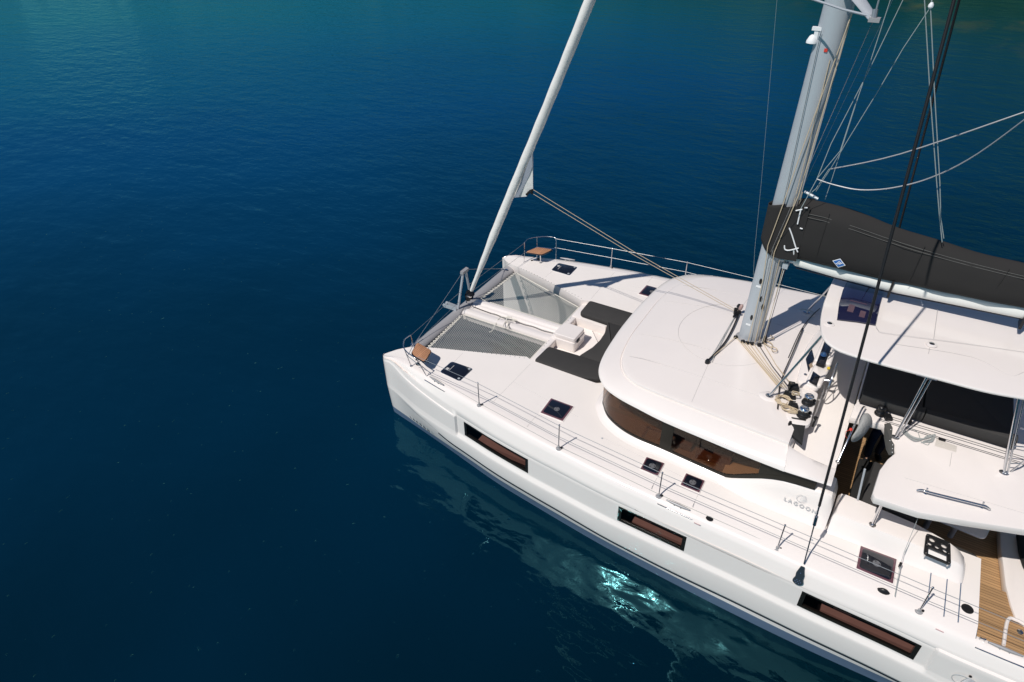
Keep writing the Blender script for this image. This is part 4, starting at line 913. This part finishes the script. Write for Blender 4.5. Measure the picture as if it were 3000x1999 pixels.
for s in (-1, 1):
    for a, b in (((8.587, s*1.615, 3.055), (9.18, s*1.36, 4.60)), ((10.72, s*1.59, 3.0), (10.85, s*1.30, 4.60)), ((12.33, s*1.6, 3.0), (12.0, s*1.35, 4.60))):
        m = MB().tube([a, b], .022, 10).lathe(a, [(.06, 0), (.06, .008), (.035, .016)], 18, sx=1.2)
        if a[0] > 10: m.tube([(a[0]+.05, a[1]+.01, a[2]), (b[0]+.07, b[1], b[2])], .014, 8)
        o = m.build('hardtop_strut', STEEL, cat, 60)
m = MB()
for p_, r_ in (((8.587, -1.615), .16), ((8.587, 1.615), .16)): m.lathe((p_[0], p_[1], 3.02), [(r_, 0), (r_*.9, .022), (r_*.5, .03)], 24, sx=1.3)
m.build('strut_pad', GEL, rf, 60)
ld = MB(); top = Vector((12.13, -1.36, 4.5)); 
ld.tube(cr([(12.42, -1.52, 3.0), (12.52, -1.48, 3.35), (12.5, -1.42, 3.9), (12.35, -1.36, 4.5)], 6), .014, 8)
for t in (.12, .34, .56, .78): ld.tube([(12.36-.20*t, -1.585+.22*t, 3.0+1.5*t), (12.50-.02*t, -1.50+.12*t, 3.02+1.5*t)], .011, 6)
ld.build('ladder', STEEL, cat, 60)
# ================================================================== RIG
def ell(c, a, b, n=20): return [(c[0]+a*math.cos(2*math.pi*k/n), c[1]+b*math.sin(2*math.pi*k/n), c[2]) for k in range(n)]
def mx(z): return 7.76+(z-3.05)*.0265
rs = [ell((mx(z), 0, z), .205*k, .125*k, 28) for z, k in ((3.06, 1), (3.5, 1), (5, 1), (7, 1), (9.4, 1), (13, 1), (17, .95), (20, .7))]
mast = MB().rings(rs, cap0=True, cap1=True).build('mast', ALU, cat, 60)
MB().slab([(p[0], p[1]) for p in ell((7.78, 0, 0), .29, .22, 20)], 3.03, 3.09, .02).build('mast_step', ALUP, mast)
MB().rings([[(mx(z)+.19, -.02, z), (mx(z)+.235, -.02, z), (mx(z)+.235, .02, z), (mx(z)+.19, .02, z)] for z in (3.4, 10, 19.5)], cap0=True, cap1=True).build('mast_track', ALUP, mast)
m = MB(); pts = ell((mx(5.30), 0, 5.30), .208, .128, 28); m.tube(pts, .012, 4, closed=True); m.build('mast_band', BLK, mast)
for z, dx, dy in ((4.50, -.04, -.118), (4.12, .05, -.117), (3.95, .12, -.11), (3.65, -.03, -.118)):
    MB().lathe((mx(z)+dx, dy, z), [(.028, -.01), (.028, .006), (.018, .010)], 12, axis=(0, -1, 0), sy=2.4).build('halyard_exit', BLK, mast)
for z, dx in ((4.38, -.055), (3.47, -.06)): MB().box((mx(z)+dx, -.124, z), (.09, .004, .045)).build('warning_sticker', WHT, mast)
# line blocks at the foot of the mast
for p in ((7.53, -.14, 3.10), (7.70, -.22, 3.10), (7.79, -.22, 3.10), (7.88, -.20, 3.10), (8.02, -.18, 3.11), (8.08, -.05, 3.12), (8.06, .1, 3.12)):
    MB().lathe(p, [(.028, -.02), (.045, -.012), (.03, 0), (.045, .012), (.028, .02)], 14, axis=(.2, -1, .2)).build('halyard_block', BLK, mast)
# steaming light
p0 = Vector((7.769, -0.060, 9.011)); l_ = MB().box(p0+Vector((-.05, 0, 0)), (.14, .07, .05)).box(p0+Vector((-.045, 0, -.11)), (.06, .05, .22)).build('mast_light', WHT, mast)
lp_ = Vector((7.684, -0.060, 8.861)); MB().lathe(lp_, [(.085, -.06), (.085, -.03), (.05, .04), (.025, .06)], 18).build('lamp_shade', WHT, l_)
MB().box((7.927, -0.135, 8.729), (.05, .01, .05)).build('navigation_sticker', RED, mast)
# spreaders
tip = Vector((8.58, -1.3, 9.41)); root = Vector((8.02, -.08, 9.62))
for s in (-1, 1):
    rr = []
    for t in (0, .25, .5, .75, 1):
        c = root.lerp(tip, t); c.y *= -s; a = .13-.06*t
        rr.append([(c.x+a*math.cos(2*math.pi*k/12), c.y, c.z+.03*math.sin(2*math.pi*k/12)) for k in range(12)])
    sp_ = MB().rings(rr, cap0=True, cap1=True).build('spreader', ALU, mast, 60)
    MB().box((tip.x+.01, -s*tip.y, tip.z+.0), (.14, .12, .05)).build('spreader_tip', ALUP, sp_)
    MB().tube([(tip.x, -s*tip.y, tip.z), (8.35, -s*.16, 19)], .012, 6).tube([(tip.x, -s*tip.y, tip.z), (tip.x-.015, -s*(tip.y+.03), tip.z+.12)], .035, 8).build('cap_shroud', WIRE, mast)
    MB().tube([(tip.x, -s*tip.y, tip.z), (mx(5)-.02, -s*.13*-1 if False else s*.13, 5.0)], .004, 5).build('diamond_wire', WIRE, mast)
MB().tube([(7.609, -0.500, 9.485), (8.135, -0.900, 9.437), (8.526, -1.250, 9.441)], .017, 6).build('spreader_brace', ALU, mast)
# ---- shrouds with chainplates
for s in (-1, 1):
    cp_ = Vector((9.985, s*3.985, 1.66))
    m = MB()
    C0 = [(9.985, 4.085, 1.43)]
    # plate leans inboard along the shroud, with a round bolted foot
    def pl(u, v, d=0):   # u along boat, v up the plate
        return Vector((9.985+u-.005*v, s*(4.115+d-v*.30), 1.40+v*.62+d*.4))
    out = []
    for a in range(150, 391, 20): out.append((.083*math.cos(R(a+180-0)) if False else .083*math.cos(R(a)), .02+.083*math.sin(R(a))))
    L = [(.083*math.cos(R(a)), .10-.0+.085*math.sin(R(a))) for a in range(170, 371, 20)]+[(.062, .20), (.066, .30), (.040, .42), (.028, .50), (-.028, .50), (-.044, .42), (-.066, .30), (-.060, .20)]
    L = [(x, y) for x, y in L]
    a_ = [pl(x, y) for x, y in L]; b_ = [pl(x, y, .02) for x, y in L]
    m.rings([b_, a_], cap0=True, cap1=True); ch_ = m.build('chainplate', NAVY, cat, 30)
    m = MB()
    for x, y in ((0, .10), (.045, .10), (-.045, .10), (.022, .14), (-.022, .14), (.022, .06), (-.022, .06), (0, .33)): m.lathe(pl(x, y, .02), [(.009, 0), (.008, .006)], 8, axis=(0, s*.6, .5))
    m.build('bolt', STEEL, ch_)
    a = Vector((9.985, s*3.93, 1.74)); b = Vector((8.85, 0, 18.3)); d = (b-a).normalized()
    sh = MB().tube([a+d*1.15, b], .021, 8).build('shroud', BLKR, cat, 60)
    t = MB(); t.tube([a, a+d*.12], .012, 6); t.tube([a+d*.12, a+d*.62], lambda k: .012+.020*math.sin(math.pi*min(1, max(0, k))), 8); t.tube([a+d*.62, a+d*.78], .012, 6); t.tube([a+d*.78, a+d*.95], .030, 8); t.tube([a+d*.95, a+d*1.16], .016, 8)
    t.build('turnbuckle', STEEL, sh, 60)
# ---- forestay with furled headsail
F0 = Vector((.71, 0, 2.0)); F1_ = Vector((8.05, 0, 19.0)); fd = (F1_-F0).normalized()
def fs(t): return F0+fd*t
fo = MB().tube([F0-fd*.28, F0], .014, 8).lathe(F0-fd*.05, [(.05, -.08), (.115, -.06), (.12, -.045), (.07, -.03), (.06, .03), (.115, .05), (.12, .065), (.05, .085)], 24, axis=fd).lathe(F0-fd*.20, [(.05, -.05), (.075, -.02), (.075, .05), (.05, .08)], 16, axis=fd)
fr2 = fo.build('furler_drum', BLK, cat, 40)
MB().tube([F0-fd*.34, F0-fd*.22], .028, 8).lathe(F0-fd*.05, [(.09, -.035), (.09, .045)], 20, axis=fd).build('furler_body', STEEL, fr2)
rnd = random.Random(5)
pts = [fs(.12+i*.22) for i in range(80)]
m = MB(); N = 14; rs = []
for i, p in enumerate(pts):
    u = fd.cross(Vector((0, 1, 0))).normalized(); v = Vector((0, 1, 0)); r = .045+.055*min(1, i/9)+.004*math.sin(i*1.7) if i < 60 else .10-.03*(i-60)/20
    rs.append([p+u*r*math.cos(2*math.pi*k/N+i*.10)*(1+.10*math.sin(2*math.pi*k/N*1+i*.30))+v*r*math.sin(2*math.pi*k/N+i*.10) for k in range(N)])
jib = m.rings(rs, cap0=True, cap1=True).build('furled_headsail', SAIL, cat, 50)
# loose clew hanging behind the roll
cl_ = [Vector(p) for p in ((2.609, 0.000, 6.124), (2.611, -0.010, 5.715), (2.611, -0.000, 5.305), (2.440, 0.000, 5.090), (2.137, -0.020, 5.008), (2.180, -0.050, 5.136), (2.407, -0.060, 5.614), (2.545, -0.050, 5.951))]
m = MB(); m.add([v+Vector((0, -.006, 0)) for v in cl_]+[v+Vector((0, .008, 0)) for v in cl_], [tuple(range(8)), tuple(range(15, 7, -1))]+[(i, i+8, (i+1) % 8+8, (i+1) % 8) for i in range(8)]); cw = m.build('sail_clew', SAIL, jib, 30)
uv = [Vector(p) for p in ((2.610, -0.030, 6.110), (2.622, -0.030, 5.832), (2.543, -0.030, 5.630), (2.270, -0.040, 5.057), (2.167, -0.060, 5.033), (2.344, -0.090, 5.432), (2.503, -0.090, 5.821))]
m = MB(); m.add([v+Vector((0, -.012, 0)) for v in uv]+[v for v in uv], [tuple(range(7)), tuple(range(13, 6, -1))]+[(i, i+7, (i+1) % 7+7, (i+1) % 7) for i in range(7)]); m.build('uv_strip', SAILG, jib, 30)
m = MB()
for p in ((1130,1325), (1160,1290), (1200,1255), (1240,1235), (1225,1290)): pass
cps = [(2.474, -0.030, 5.159), (2.514, -0.030, 5.209), (2.559, -0.030, 5.254), (2.603, -0.030, 5.279), (2.597, -0.030, 5.216)]
m.tube(cps, .022, 6)
for p in cps: m.lathe(p, [(.03, -.015), (.03, .015)], 10, axis=(0, -1, 0))
m.build('clew_block', BLK, cw)
car = Vector((7.291, 0.763, 3.100)); clw = Vector((2.603, -0.020, 5.203))
for d in (0, .09): MB().tube([clw+Vector((d*.3, 0, d)), clw.lerp(car, .5)+Vector((d*.2, 0, d*.8-.05)), car+Vector((d*.3, .02, d*.5))], .0062, 6).build('jib_sheet', ROPE, cat, 60)
# ---- self tacking track
tk = [(7.278, -1.201, 3.100), (7.347, -0.808, 3.100), (7.395, -0.384, 3.110), (7.391, 0.076, 3.120), (7.367, 0.461, 3.120), (7.334, 0.752, 3.120), (7.28, .55, 3.12), (7.27, .85, 3.11), (7.25, 1.10, 3.09)]
tr = MB().tube(cr(tk, 5), .020, 6).build('jib_track', BLK, cat, 60)
for p in (tk[0], tk[8]): MB().lathe((p[0], p[1], p[2]-.06), [(.05, 0), (.05, .05), (.03, .09)], 12).build('track_end', BLK, tr)
cb = MB().box(car+Vector((0, 0, .02)), (.12, .10, .07)).lathe(car+Vector((-.04, .02, .07)), [(.04, -.02), (.04, .02)], 12, axis=(0, 1, .3)).lathe(car+Vector((.06, -.03, .06)), [(.04, -.02), (.04, .02)], 12, axis=(0, 1, .3)).build('traveller_car', BLK, tr)
MB().lathe(car+Vector((.05, .06, .12)), [(.02, -.06), (.04, -.03), (.04, .05), (.02, .08)], 12, axis=(.2, .5, 1)).build('sheet_block', mat('pink grey block', (.35, .24, .22), .4), cb)
for d in (0, .05): MB().tube([car+Vector((0, -.03, 0)), (tk[0][0]+.02+d, tk[0][1]+.02, 3.09)], .0055, 5).build('traveller_line', ROPG, cat)
MB().tube([tk[0], (7.53, -.15, 3.11)], .008, 6).build('traveller_line', ROPE, cat)
# ---- halyards led aft
ends = [(8.626, -1.258, 3.080), (8.675, -1.293, 3.090), (8.731, -1.314, 3.100), (8.774, -1.323, 3.110), (8.808, -1.297, 3.120), (8.829, -1.260, 3.130), (8.861, -1.177, 3.140)]
starts = [(7.56, -.16, 3.10), (7.69, -.24, 3.10), (7.76, -.24, 3.10), (7.84, -.23, 3.10), (7.92, -.21, 3.11), (8.02, -.2, 3.11), (8.09, -.12, 3.12)]
for i, (a, b) in enumerate(zip(starts, ends)):
    mid = (Vector(a)+Vector(b))/2; mid.z = zroof(mid.x, mid.y)+.03
    MB().tube([a, mid, b], .0085, 6).build('halyard', ROPE if i != 5 else BLKR, cat, 60)
mlines = [((7.80, -.15, 9.0), (7.88, -.2, 3.12), WIRE), ((8.02, -.12, 8.6), (8.0, -.18, 3.12), ROPE), ((8.10, -.08, 6.4), (8.08, -.1, 3.14), ROPE), ((8.13, -.05, 5.2), (8.05, -.12, 3.14), ROPW), ((8.14, 0, 5.2), (8.09, 0, 3.14), BLKR)]
for a, b, mm in mlines: MB().tube([a, b], .006, 6).build('mast_halyard', mm, cat)
for L in ([(8.165, -0.130, 9.264), (7.932, -0.190, 7.109), (7.847, -0.210, 6.168), (7.753, -0.210, 5.321), (7.80, -.16, 4.6), (7.80, -.22, 3.14)], [(8.162, -0.100, 9.259), (8.061, -0.200, 6.367), (8.023, -0.220, 6.128), (7.892, -0.210, 5.221), (7.92, -.17, 4.4), (7.93, -.2, 3.14)]):
    MB().tube(L, .008, 6).build('mast_halyard', ROPE, cat)
# ---- boom and sail cover
rs = []
for x, z, a in ((8.22, 5.03, .05), (8.28, 5.03, .095), (9, 5.00, .105), (10, 4.98, .11), (11.9, 5.06, .115), (13.4, 5.12, .11)):
    rs.append([(x, a*.85*math.cos(2*math.pi*k/18), z+.01+a*1.08*math.sin(2*math.pi*k/18)) for k in range(18)])
boom = MB().rings(rs, cap0=True, cap1=True).build('boom', mat('pale boom paint', (.74, .74, .70), .35, coat=.3), cat, 60)
MB().tube([(7.98, 0, 5.0), (8.25, 0, 5.03)], .05, 10).box((8.12, -.02, 4.93), (.10, .16, .12)).build('gooseneck', ALU, boom)
m = MB(); m.tube([(8.3, -.0, 4.895), (10, 0, 4.842), (11.87, 0, 4.93), (13.3, 0, 4.98)], .011, 6); m.build('outhaul_line', BLK, boom)
for x in (9.92, 11.9): MB().box((x, 0, 4.97), (.04, .25, .34)).build('boom_strap', BLK, boom)
# cover: wraps the front of the mast, then runs aft over the stacked sail
top = [(7.58, 6.05), (7.9, 6.17), (8.2, 6.26), (8.5, 6.265), (9.0, 6.20), (9.6, 6.09), (10.4, 5.97), (11.2, 5.90), (12, 5.85), (13.3, 5.70)]
bot = [(7.56, 5.38), (7.72, 5.20), (7.9, 5.10), (8.2, 5.12), (8.5, 5.13), (9.0, 5.13), (9.6, 5.11), (10.4, 5.13), (11.2, 5.15), (12, 5.18), (13.3, 5.22)]
rs = []
xs = [8.06, 8.15, 8.3, 8.5]+[8.7+.2*i for i in range(23)]
for i, x in enumerate(xs):
    zt, zb_ = sm(top, x), sm(bot, x); h = zt-zb_; w_ = .20+.02*math.sin(x*3)+.01*math.sin(x*7.3)
    r = []
    for u, v in ((-.48, .0), (-.92, .10), (-1.05, .35), (-1.0, .6), (-.92, .78), (-.70, .90), (-.25, .965), (-.08, 1.0), (.08, 1.0), (.25, .965), (.70, .90), (.92, .78), (1.0, .6), (1.05, .35), (.92, .10), (.48, 0)):
        wob = .012*math.sin(x*9+v*5)*(u*u)
        r.append((x, (w_+wob)*u*(1 if x > 8.2 else .85), zb_+h*v+.012*math.sin(x*5+u*2)*(v > .7)))
    rs.append(r)
sc = MB().rings(rs, closed=False).build('sail_cover', SAILC, cat, 60)
so_ = sc.modifiers.new('cloth', 'SOLIDIFY'); so_.thickness = .012; so_.offset = -1
rs = []
for j in range(15):
    t = j/14; r = []
    for k in range(17):
        a = R(72+216*k/16); cx_, cy_ = math.cos(a), math.sin(a)
        x = mx(5.7)-.02+.245*cx_; y = .185*cy_
        lo = sm(bot, x); hi = sm(top, x)
        if abs(cy_) > .8 and cx_ > -.1: pass
        r.append((x, y, lo+(hi-lo)*t))
    rs.append(r)
ms = MB().rings(rs, closed=False).build('mast_wrap', SAILC, sc, 60); so_ = ms.modifiers.new('cloth', 'SOLIDIFY'); so_.thickness = .01
for s in (-1, 1):
    MB().rings([[(7.80+.10*i, s*(.182+.004*i), sm(bot, 7.80+.1*i)), (7.80+.10*i, s*(.188+.004*i), (sm(bot, 7.8+.1*i)+sm(top, 7.8+.1*i))/2), (7.80+.10*i, s*(.182+.002*i), sm(top, 7.80+.1*i)-.06)] for i in range(6)], closed=False).build('cover_side', SAILC, sc, 60)
sb_ = MB().rings([[(x, .15*math.cos(2*math.pi*k/12)*(1 if x > 8.6 else .7), sm(top, x)-.20+(.13+.035*math.sin(x*6)*(x < 9.3))*math.sin(2*math.pi*k/12)) for k in range(12)] for x in [8.45+.15*i for i in range(28)]], cap0=True, cap1=True).build('stacked_sail', SAILC, sc, 60)
m = MB()
for dz in (.055, .11): m.tube([(x, -(.20*.93+.014-(dz < .1)*.018), sm(bot, x)+(sm(top, x)-sm(bot, x))*(.865-dz*.9)+.01) for x in [8.3+.25*i for i in range(20)]], .005, 4)
m.build('cover_seam', mat('seam piping', (.10, .10, .095), .8), sc)
for xx, dx in ((8.62, .02), (10.15, .06), (11.35, .12), (12.6, .05)):
    zt, zb_ = sm(top, xx), sm(bot, xx); h = zt-zb_
    MB().tube([(xx+dx*(v-.5), -(.20*abs(u)+.016), zb_+h*v) for u, v in ((-.92, .10), (-1.05, .35), (-1.0, .6), (-.92, .78), (-.74, .90))], .0045, 4).build('cover_seam', BLKM, sc)
# blue square maker's patch
P4 = [(8.887, -0.235, 5.318), (9.000, -0.235, 5.391), (9.114, -0.235, 5.285), (9.008, -0.235, 5.213)]
def quad(P, k, dy, name, m_, parent):
    V = [Vector(p) for p in P]; c = sum(V, Vector())/4; W_ = [c+(v-c)*k+Vector((0, dy, 0)) for v in V]
    return MB().add(W_+[w+Vector((0, .006, 0)) for w in W_], [(0, 1, 2, 3), (7, 6, 5, 4), (0, 4, 5, 1), (1, 5, 6, 2), (2, 6, 7, 3), (3, 7, 4, 0)]).build(name, m_, parent, 0)
pt = quad(P4, 1, 0, 'cover_patch', WHT, sc); quad(P4, .84, -.004, 'patch_field', BLUE, pt)
c = sum([Vector(p) for p in P4], Vector())/4; m = MB()
for i, a in enumerate((-.03, 0, .03)): m.tube([c+Vector((a-.02, -.008, -.035+i*.008)), c+Vector((a+.012, -.008, .01)), c+Vector((a+.03, -.008, .045-i*.01))], .006, 4)
m.build('patch_mark', WHT, pt)
# white lashings at the cover front
m = MB()
for L in ([(8.160, -0.220, 6.142), (8.160, -0.220, 6.042), (8.166, -0.230, 5.862)], [(8.081, -0.220, 6.099), (8.181, -0.220, 6.147)], [(8.044, -0.220, 5.756), (8.115, -0.220, 5.639), (8.235, -0.230, 5.418), (8.288, -0.230, 5.334)], [(8.037, -0.220, 5.398), (8.064, -0.220, 5.325), (8.138, -0.220, 5.326), (8.285, -0.230, 5.414)], [(8.207, -0.220, 5.362), (8.223, -0.200, 5.289), (8.260, -0.150, 5.070)], [(8.214, -0.230, 6.187), (8.259, -0.230, 6.199)], [(8.221, -0.230, 5.798), (8.267, -0.230, 5.792)]):
    m.tube(cr(L, 4), .012, 6)
m.build('lashing', WHT, sc)
MB().tube(cr([(8.119, 0.000, 6.380), (8.237, 0.000, 6.343), (8.365, 0.000, 6.297)], 4), .022, 6).tube(cr([(8.210, 0.030, 6.309), (8.294, 0.030, 6.294), (8.356, 0.030, 6.279)], 4), .01, 6).build('headboard_car', WHT, sc)
# lazy jacks and other light lines (port and starboard of the boom)
LJ = [([(9.169, -0.350, 9.462), (8.984, -0.330, 8.896), (8.819, -0.310, 8.255), (8.743, -0.300, 7.989), (8.601, -0.280, 7.485), (8.461, -0.260, 6.967), (8.312, -0.100, 6.465)], .006),
      ([(9.061, -0.350, 9.556), (9.482, -0.300, 8.395), (9.998, -0.270, 7.036), (10.207, -0.250, 6.494), (10.382, -0.200, 6.051)], .007),
      ([(9.173, -0.350, 9.440), (9.540, -0.310, 8.404), (10.039, -0.280, 7.048), (10.231, -0.250, 6.477), (10.383, -0.200, 6.122)], .007),
      ([(9.152, -0.350, 9.562), (9.169, -0.350, 9.462)], .009),
      ([(8.599, 0.250, 9.441), (8.562, 0.250, 8.527), (8.550, 0.200, 8.282), (8.526, 0.100, 7.813), (8.507, 0.000, 7.187), (8.279, -0.100, 6.696), (8.149, -0.200, 6.126)], .006),
      ([(8.765, 0.300, 9.444), (8.600, 0.250, 8.539), (8.539, 0.200, 8.227), (8.339, 0.000, 7.277), (8.276, -0.100, 6.690)], .006),
      ([(8.536, 0.200, 8.047), (8.521, 0.100, 7.491), (8.492, 0.050, 6.619), (8.476, 0.050, 6.296)], .005),
      ([(8.427, -0.150, 6.905), (8.302, -0.100, 6.511), (8.205, -0.100, 6.370)], .007),
      ([(6.816, 1.000, 9.219), (7.186, 1.000, 6.012), (7.380, 0.750, 4.676), (7.484, 0.600, 4.199)], .0022)]
for L, r in LJ: MB().tube(L, r, 5).build('lazy_jack', LAZY, cat)
LL = [[(8.282, -0.200, 6.721), (8.582, -0.280, 6.706), (8.993, -0.360, 6.732), (9.443, -0.420, 6.883), (9.911, -0.460, 7.167), (10.363, -0.500, 7.629), (10.881, -0.500, 8.404)],
      [(8.442, -0.200, 6.925), (9.379, -0.300, 7.381), (10.704, -0.400, 8.246), (11.095, -0.400, 8.493)]]
for L in LL: MB().tube(cr(L, 5), .010, 6).build('lazy_jack', WIRE, cat)
MB().lathe((9.167, -0.350, 9.469), [(.02, -.03), (.035, -.01), (.035, .02), (.015, .05)], 10).build('line_block', WHT, cat)
# control line from the roof to the cockpit side
for L, r in (([(11.283, -3.000, 2.841), (11.304, -3.172, 2.050), (11.302, -3.357, 1.950)], .004), ([(11.449, -2.615, 2.160), (11.310, -3.177, 2.060)], .003), ([(11.310, -3.352, 1.950), (11.336, -3.865, 1.770)], .005), ([(11.297, -3.385, 1.950), (11.326, -3.857, 1.770)], .003)):
    MB().tube(L, r, 5).build('control_line', ROPG, cat)
MB().box((11.296, -3.368, 1.960), (.03, .04, .09)).build('line_block', BLK, cat)
# long black boards/lines lying on the roof behind the mast
MB().tube(cr([(8.632, -0.362, 3.130), (8.635, 0.766, 3.100), (8.725, 1.504, 3.080), (8.809, 1.903, 3.060)], 5), .010, 6).tube([(8.658, 0.877, 3.100), (8.666, -0.027, 3.110), (8.661, -0.833, 3.100), (8.698, -1.345, 3.080), (8.806, -1.914, 3.060)], .012, 6).build('mainsheet', BLKR, cat)

# ================================================================== LOOSE ROPES
def coil(name, center, r, turns, mat_, label, rad=.009, flat=.03, seed=1, sx=1, sy=1, tail=None, rot=0):
    rd = random.Random(seed); pts = []; n = int(turns*9)
    for i in range(n):
        a = 2*math.pi*i/9; rr = r*(.55+.5*rd.random()); x, y = rr*math.cos(a)*sx, rr*math.sin(a)*sy; c_, s_ = math.cos(rot), math.sin(rot)
        pts.append(Vector(center)+Vector((x*c_-y*s_+rd.uniform(-.3, .3)*r*.5, x*s_+y*c_+rd.uniform(-.3, .3)*r*.5, flat*i/n+rd.uniform(0, .012))))
    if tail: pts += [Vector(t) for t in tail]
    o = MB().tube(cr(pts, 4), rad, 6).build(name, mat_, None, 60); return tag(o, label, 'rope', None)
coil('coiled_rope', (8.858, -1.664, 3.060), .16, 6, ROPE, 'tangled tan halyard tails in front of the two chrome winches', .0095, .05, 3, 1.0, .9)
coil('coiled_rope', (8.999, -1.845, 3.050), .13, 4, ROPE, 'tan halyard tails heaped against the near winch and black clutch', .0095, .04, 9, 1.3, .6)
coil('coiled_rope', (9.009, -1.450, 3.120), .07, 2, ROPE, 'tan rope loops between the black clutches and the far winch', .0095, .08, 5)
m = MB().tube(cr([(8.089, -0.006, 3.120), (8.173, 0.007, 3.120), (8.253, -0.069, 3.120), (8.256, -0.187, 3.120), (8.311, -0.273, 3.120), (8.379, -0.235, 3.120), (8.350, -0.150, 3.120), (8.265, -0.163, 3.130), (8.173, -0.131, 3.120), (8.085, -0.060, 3.120), (8.122, 0.067, 3.130), (8.220, 0.174, 3.120), (8.133, 0.233, 3.130)], 5), .0095, 6).build('loose_rope', ROPE, None, 60)
tag(m, 'tan rope end looping on the white roof just behind the mast foot', 'rope')
m = MB(); rd = random.Random(2)
for i in range(9):
    d = rd.uniform(-.02, .02); m.tube(cr([Vector((10.794, -1.287, 3.020))+Vector((d, d, 0)), Vector((10.883, -1.437, 3.020))+Vector((d*2, d, .01)), Vector((11.025, -1.503, 3.020))+Vector((d, d*3, .01)), Vector((11.159, -1.409, 3.020))+Vector((d*2, d*2, .01)), Vector((11.237, -1.266, 3.020))+Vector((d*3, d*3, .02)), Vector((11.281, -1.306, 3.020))+Vector((d, d*2, .01)), Vector((11.215, -1.442, 3.020))+Vector((d*3, d, .01)), Vector((11.135, -1.509, 3.010))+Vector((d, d, 0))], 4), .0055, 5)
m.tube(cr([(10.865, -1.234, 3.010), (11.022, -1.245, 3.010), (11.076, -1.375, 3.020), (11.114, -1.501, 3.020), (11.216, -1.526, 3.010), (11.237, -1.450, 3.010)], 4), .0055, 5)
tag(m.build('coiled_rope', ROPG, None, 60), 'hank of thin grey rope lying on the flybridge deck by a steel strut', 'rope')
m = MB().tube(cr([(1.987, -0.018, 1.700), (1.930, -0.096, 1.700), (1.766, -0.109, 1.680), (1.722, -0.249, 1.680), (1.720, -0.353, 1.620), (1.78, -.62, 1.57), (1.74, -.72, 1.57)], 5), .012, 6)
m.tube(cr([(1.869, -0.039, 1.700), (2.055, -0.088, 1.710), (2.113, -0.141, 1.680), (1.967, -0.233, 1.700), (2.011, -0.473, 1.680), (2.114, -0.474, 1.680), (2.052, -0.202, 1.710), (2.191, -0.090, 1.690), (2.089, -0.091, 1.710), (1.884, -0.098, 1.700), (2.157, -0.433, 1.670)], 5), .012, 6)
tag(m.build('mooring_line', ROPW, None, 60), 'knotted white rope lying over the chain channel between the two nets', 'rope')

# ================================================================== PERSON (mostly hidden under the flybridge deck)
def skinned(name, verts, edges, radii, m, parent=None, lv=2):
    me = bpy.data.meshes.new(name); me.from_pydata(verts, edges, []); me.materials.append(m); o = bpy.data.objects.new(name, me); COL.objects.link(o)
    md = o.modifiers.new('skin', 'SKIN'); sv = me.skin_vertices[0].data
    for i, r in enumerate(radii): sv[i].radius = (r, r) if not isinstance(r, tuple) else r
    sv[0].use_root = True
    s_ = o.modifiers.new('sub', 'SUBSURF'); s_.levels = lv; s_.render_levels = lv
    for p in me.polygons: p.use_smooth = True
    bpy.context.view_layer.update(); dg = bpy.context.evaluated_depsgraph_get(); m2 = bpy.data.meshes.new_from_object(o.evaluated_get(dg)); m2.shade_smooth()
    bpy.data.objects.remove(o); o2 = bpy.data.objects.new(name, m2); COL.objects.link(o2)
    if not m2.materials: m2.materials.append(m)
    if parent is not None: par(o2, parent)
    return o2
pz = 1.15; A_ = Vector((10.53, -.27, pz)); B_ = Vector((10.72, -.05, pz))
pv = Vector((10.66, -.10, pz+.86))
V = [pv, pv+Vector((.0, .04, .16)), pv+Vector((.02, .12, .36)), pv+Vector((.03, .20, .50)), pv+Vector((.03, .25, .58)), pv+Vector((.03, .31, .68)),
     pv+Vector((-.09, -.02, -.03)), A_+Vector((.0, .02, .47)), A_+Vector((.02, .05, .09)), A_+Vector((.04, -.13, .045)),
     pv+Vector((.09, .03, -.03)), B_+Vector((.03, -.02, .47)), B_+Vector((.0, .04, .09)), B_+Vector((.09, -.10, .045)),
     pv+Vector((-.17, .16, .44)), pv+Vector((-.26, .10, .18)), pv+Vector((-.28, -.10, .02)), pv+Vector((-.28, -.17, -.02)),
     pv+Vector((.21, .18, .44)), pv+Vector((.28, .12, .17)), pv+Vector((.28, -.08, .0)), pv+Vector((.28, -.15, -.04))]
E_ = [(0, 1), (1, 2), (2, 3), (3, 4), (4, 5), (0, 6), (6, 7), (7, 8), (8, 9), (0, 10), (10, 11), (11, 12), (12, 13), (3, 14), (14, 15), (15, 16), (16, 17), (3, 18), (18, 19), (19, 20), (20, 21)]
Rr = [.115, .11, .13, .10, .055, .095, .085, .055, .036, .025, .085, .055, .036, .025, .05, .04, .032, .028, .05, .04, .032, .028]
per = skinned('person', V, E_, Rr, SKIN)
tag(per, 'person in dark blue jeans and black shoes standing on the shaded teak floor', 'person')
skinned('jeans', [V[0]]+[V[6], V[7], V[8]+Vector((0, 0, -.01))]+[V[10], V[11], V[12]+Vector((0, 0, -.01))], [(0, 1), (1, 2), (2, 3), (0, 4), (4, 5), (5, 6)], [.135, .10, .078, .070, .10, .078, .070], JEAN, per)
skinned('shirt', [V[0]+Vector((0, 0, .05)), V[1], V[2], V[3], V[14], V[15], V[18], V[19]], [(0, 1), (1, 2), (2, 3), (3, 4), (4, 5), (3, 6), (6, 7)], [.13, .125, .145, .115, .068, .055, .068, .055], SHIRT, per)
for a, b in ((V[8], V[9]), (V[12], V[13])): skinned('shoe', [a+Vector((0, .03, -.03)), (a+b)/2+Vector((0, 0, -.03)), b+Vector((0, -.02, -.005))], [(0, 1), (1, 2)], [.066, .062, .050], SHOE, per)
skinned('hair', [V[5]+Vector((0, .03, .03)), V[5]+Vector((0, .01, .055))], [(0, 1)], [.09, .07], HAIR, per)
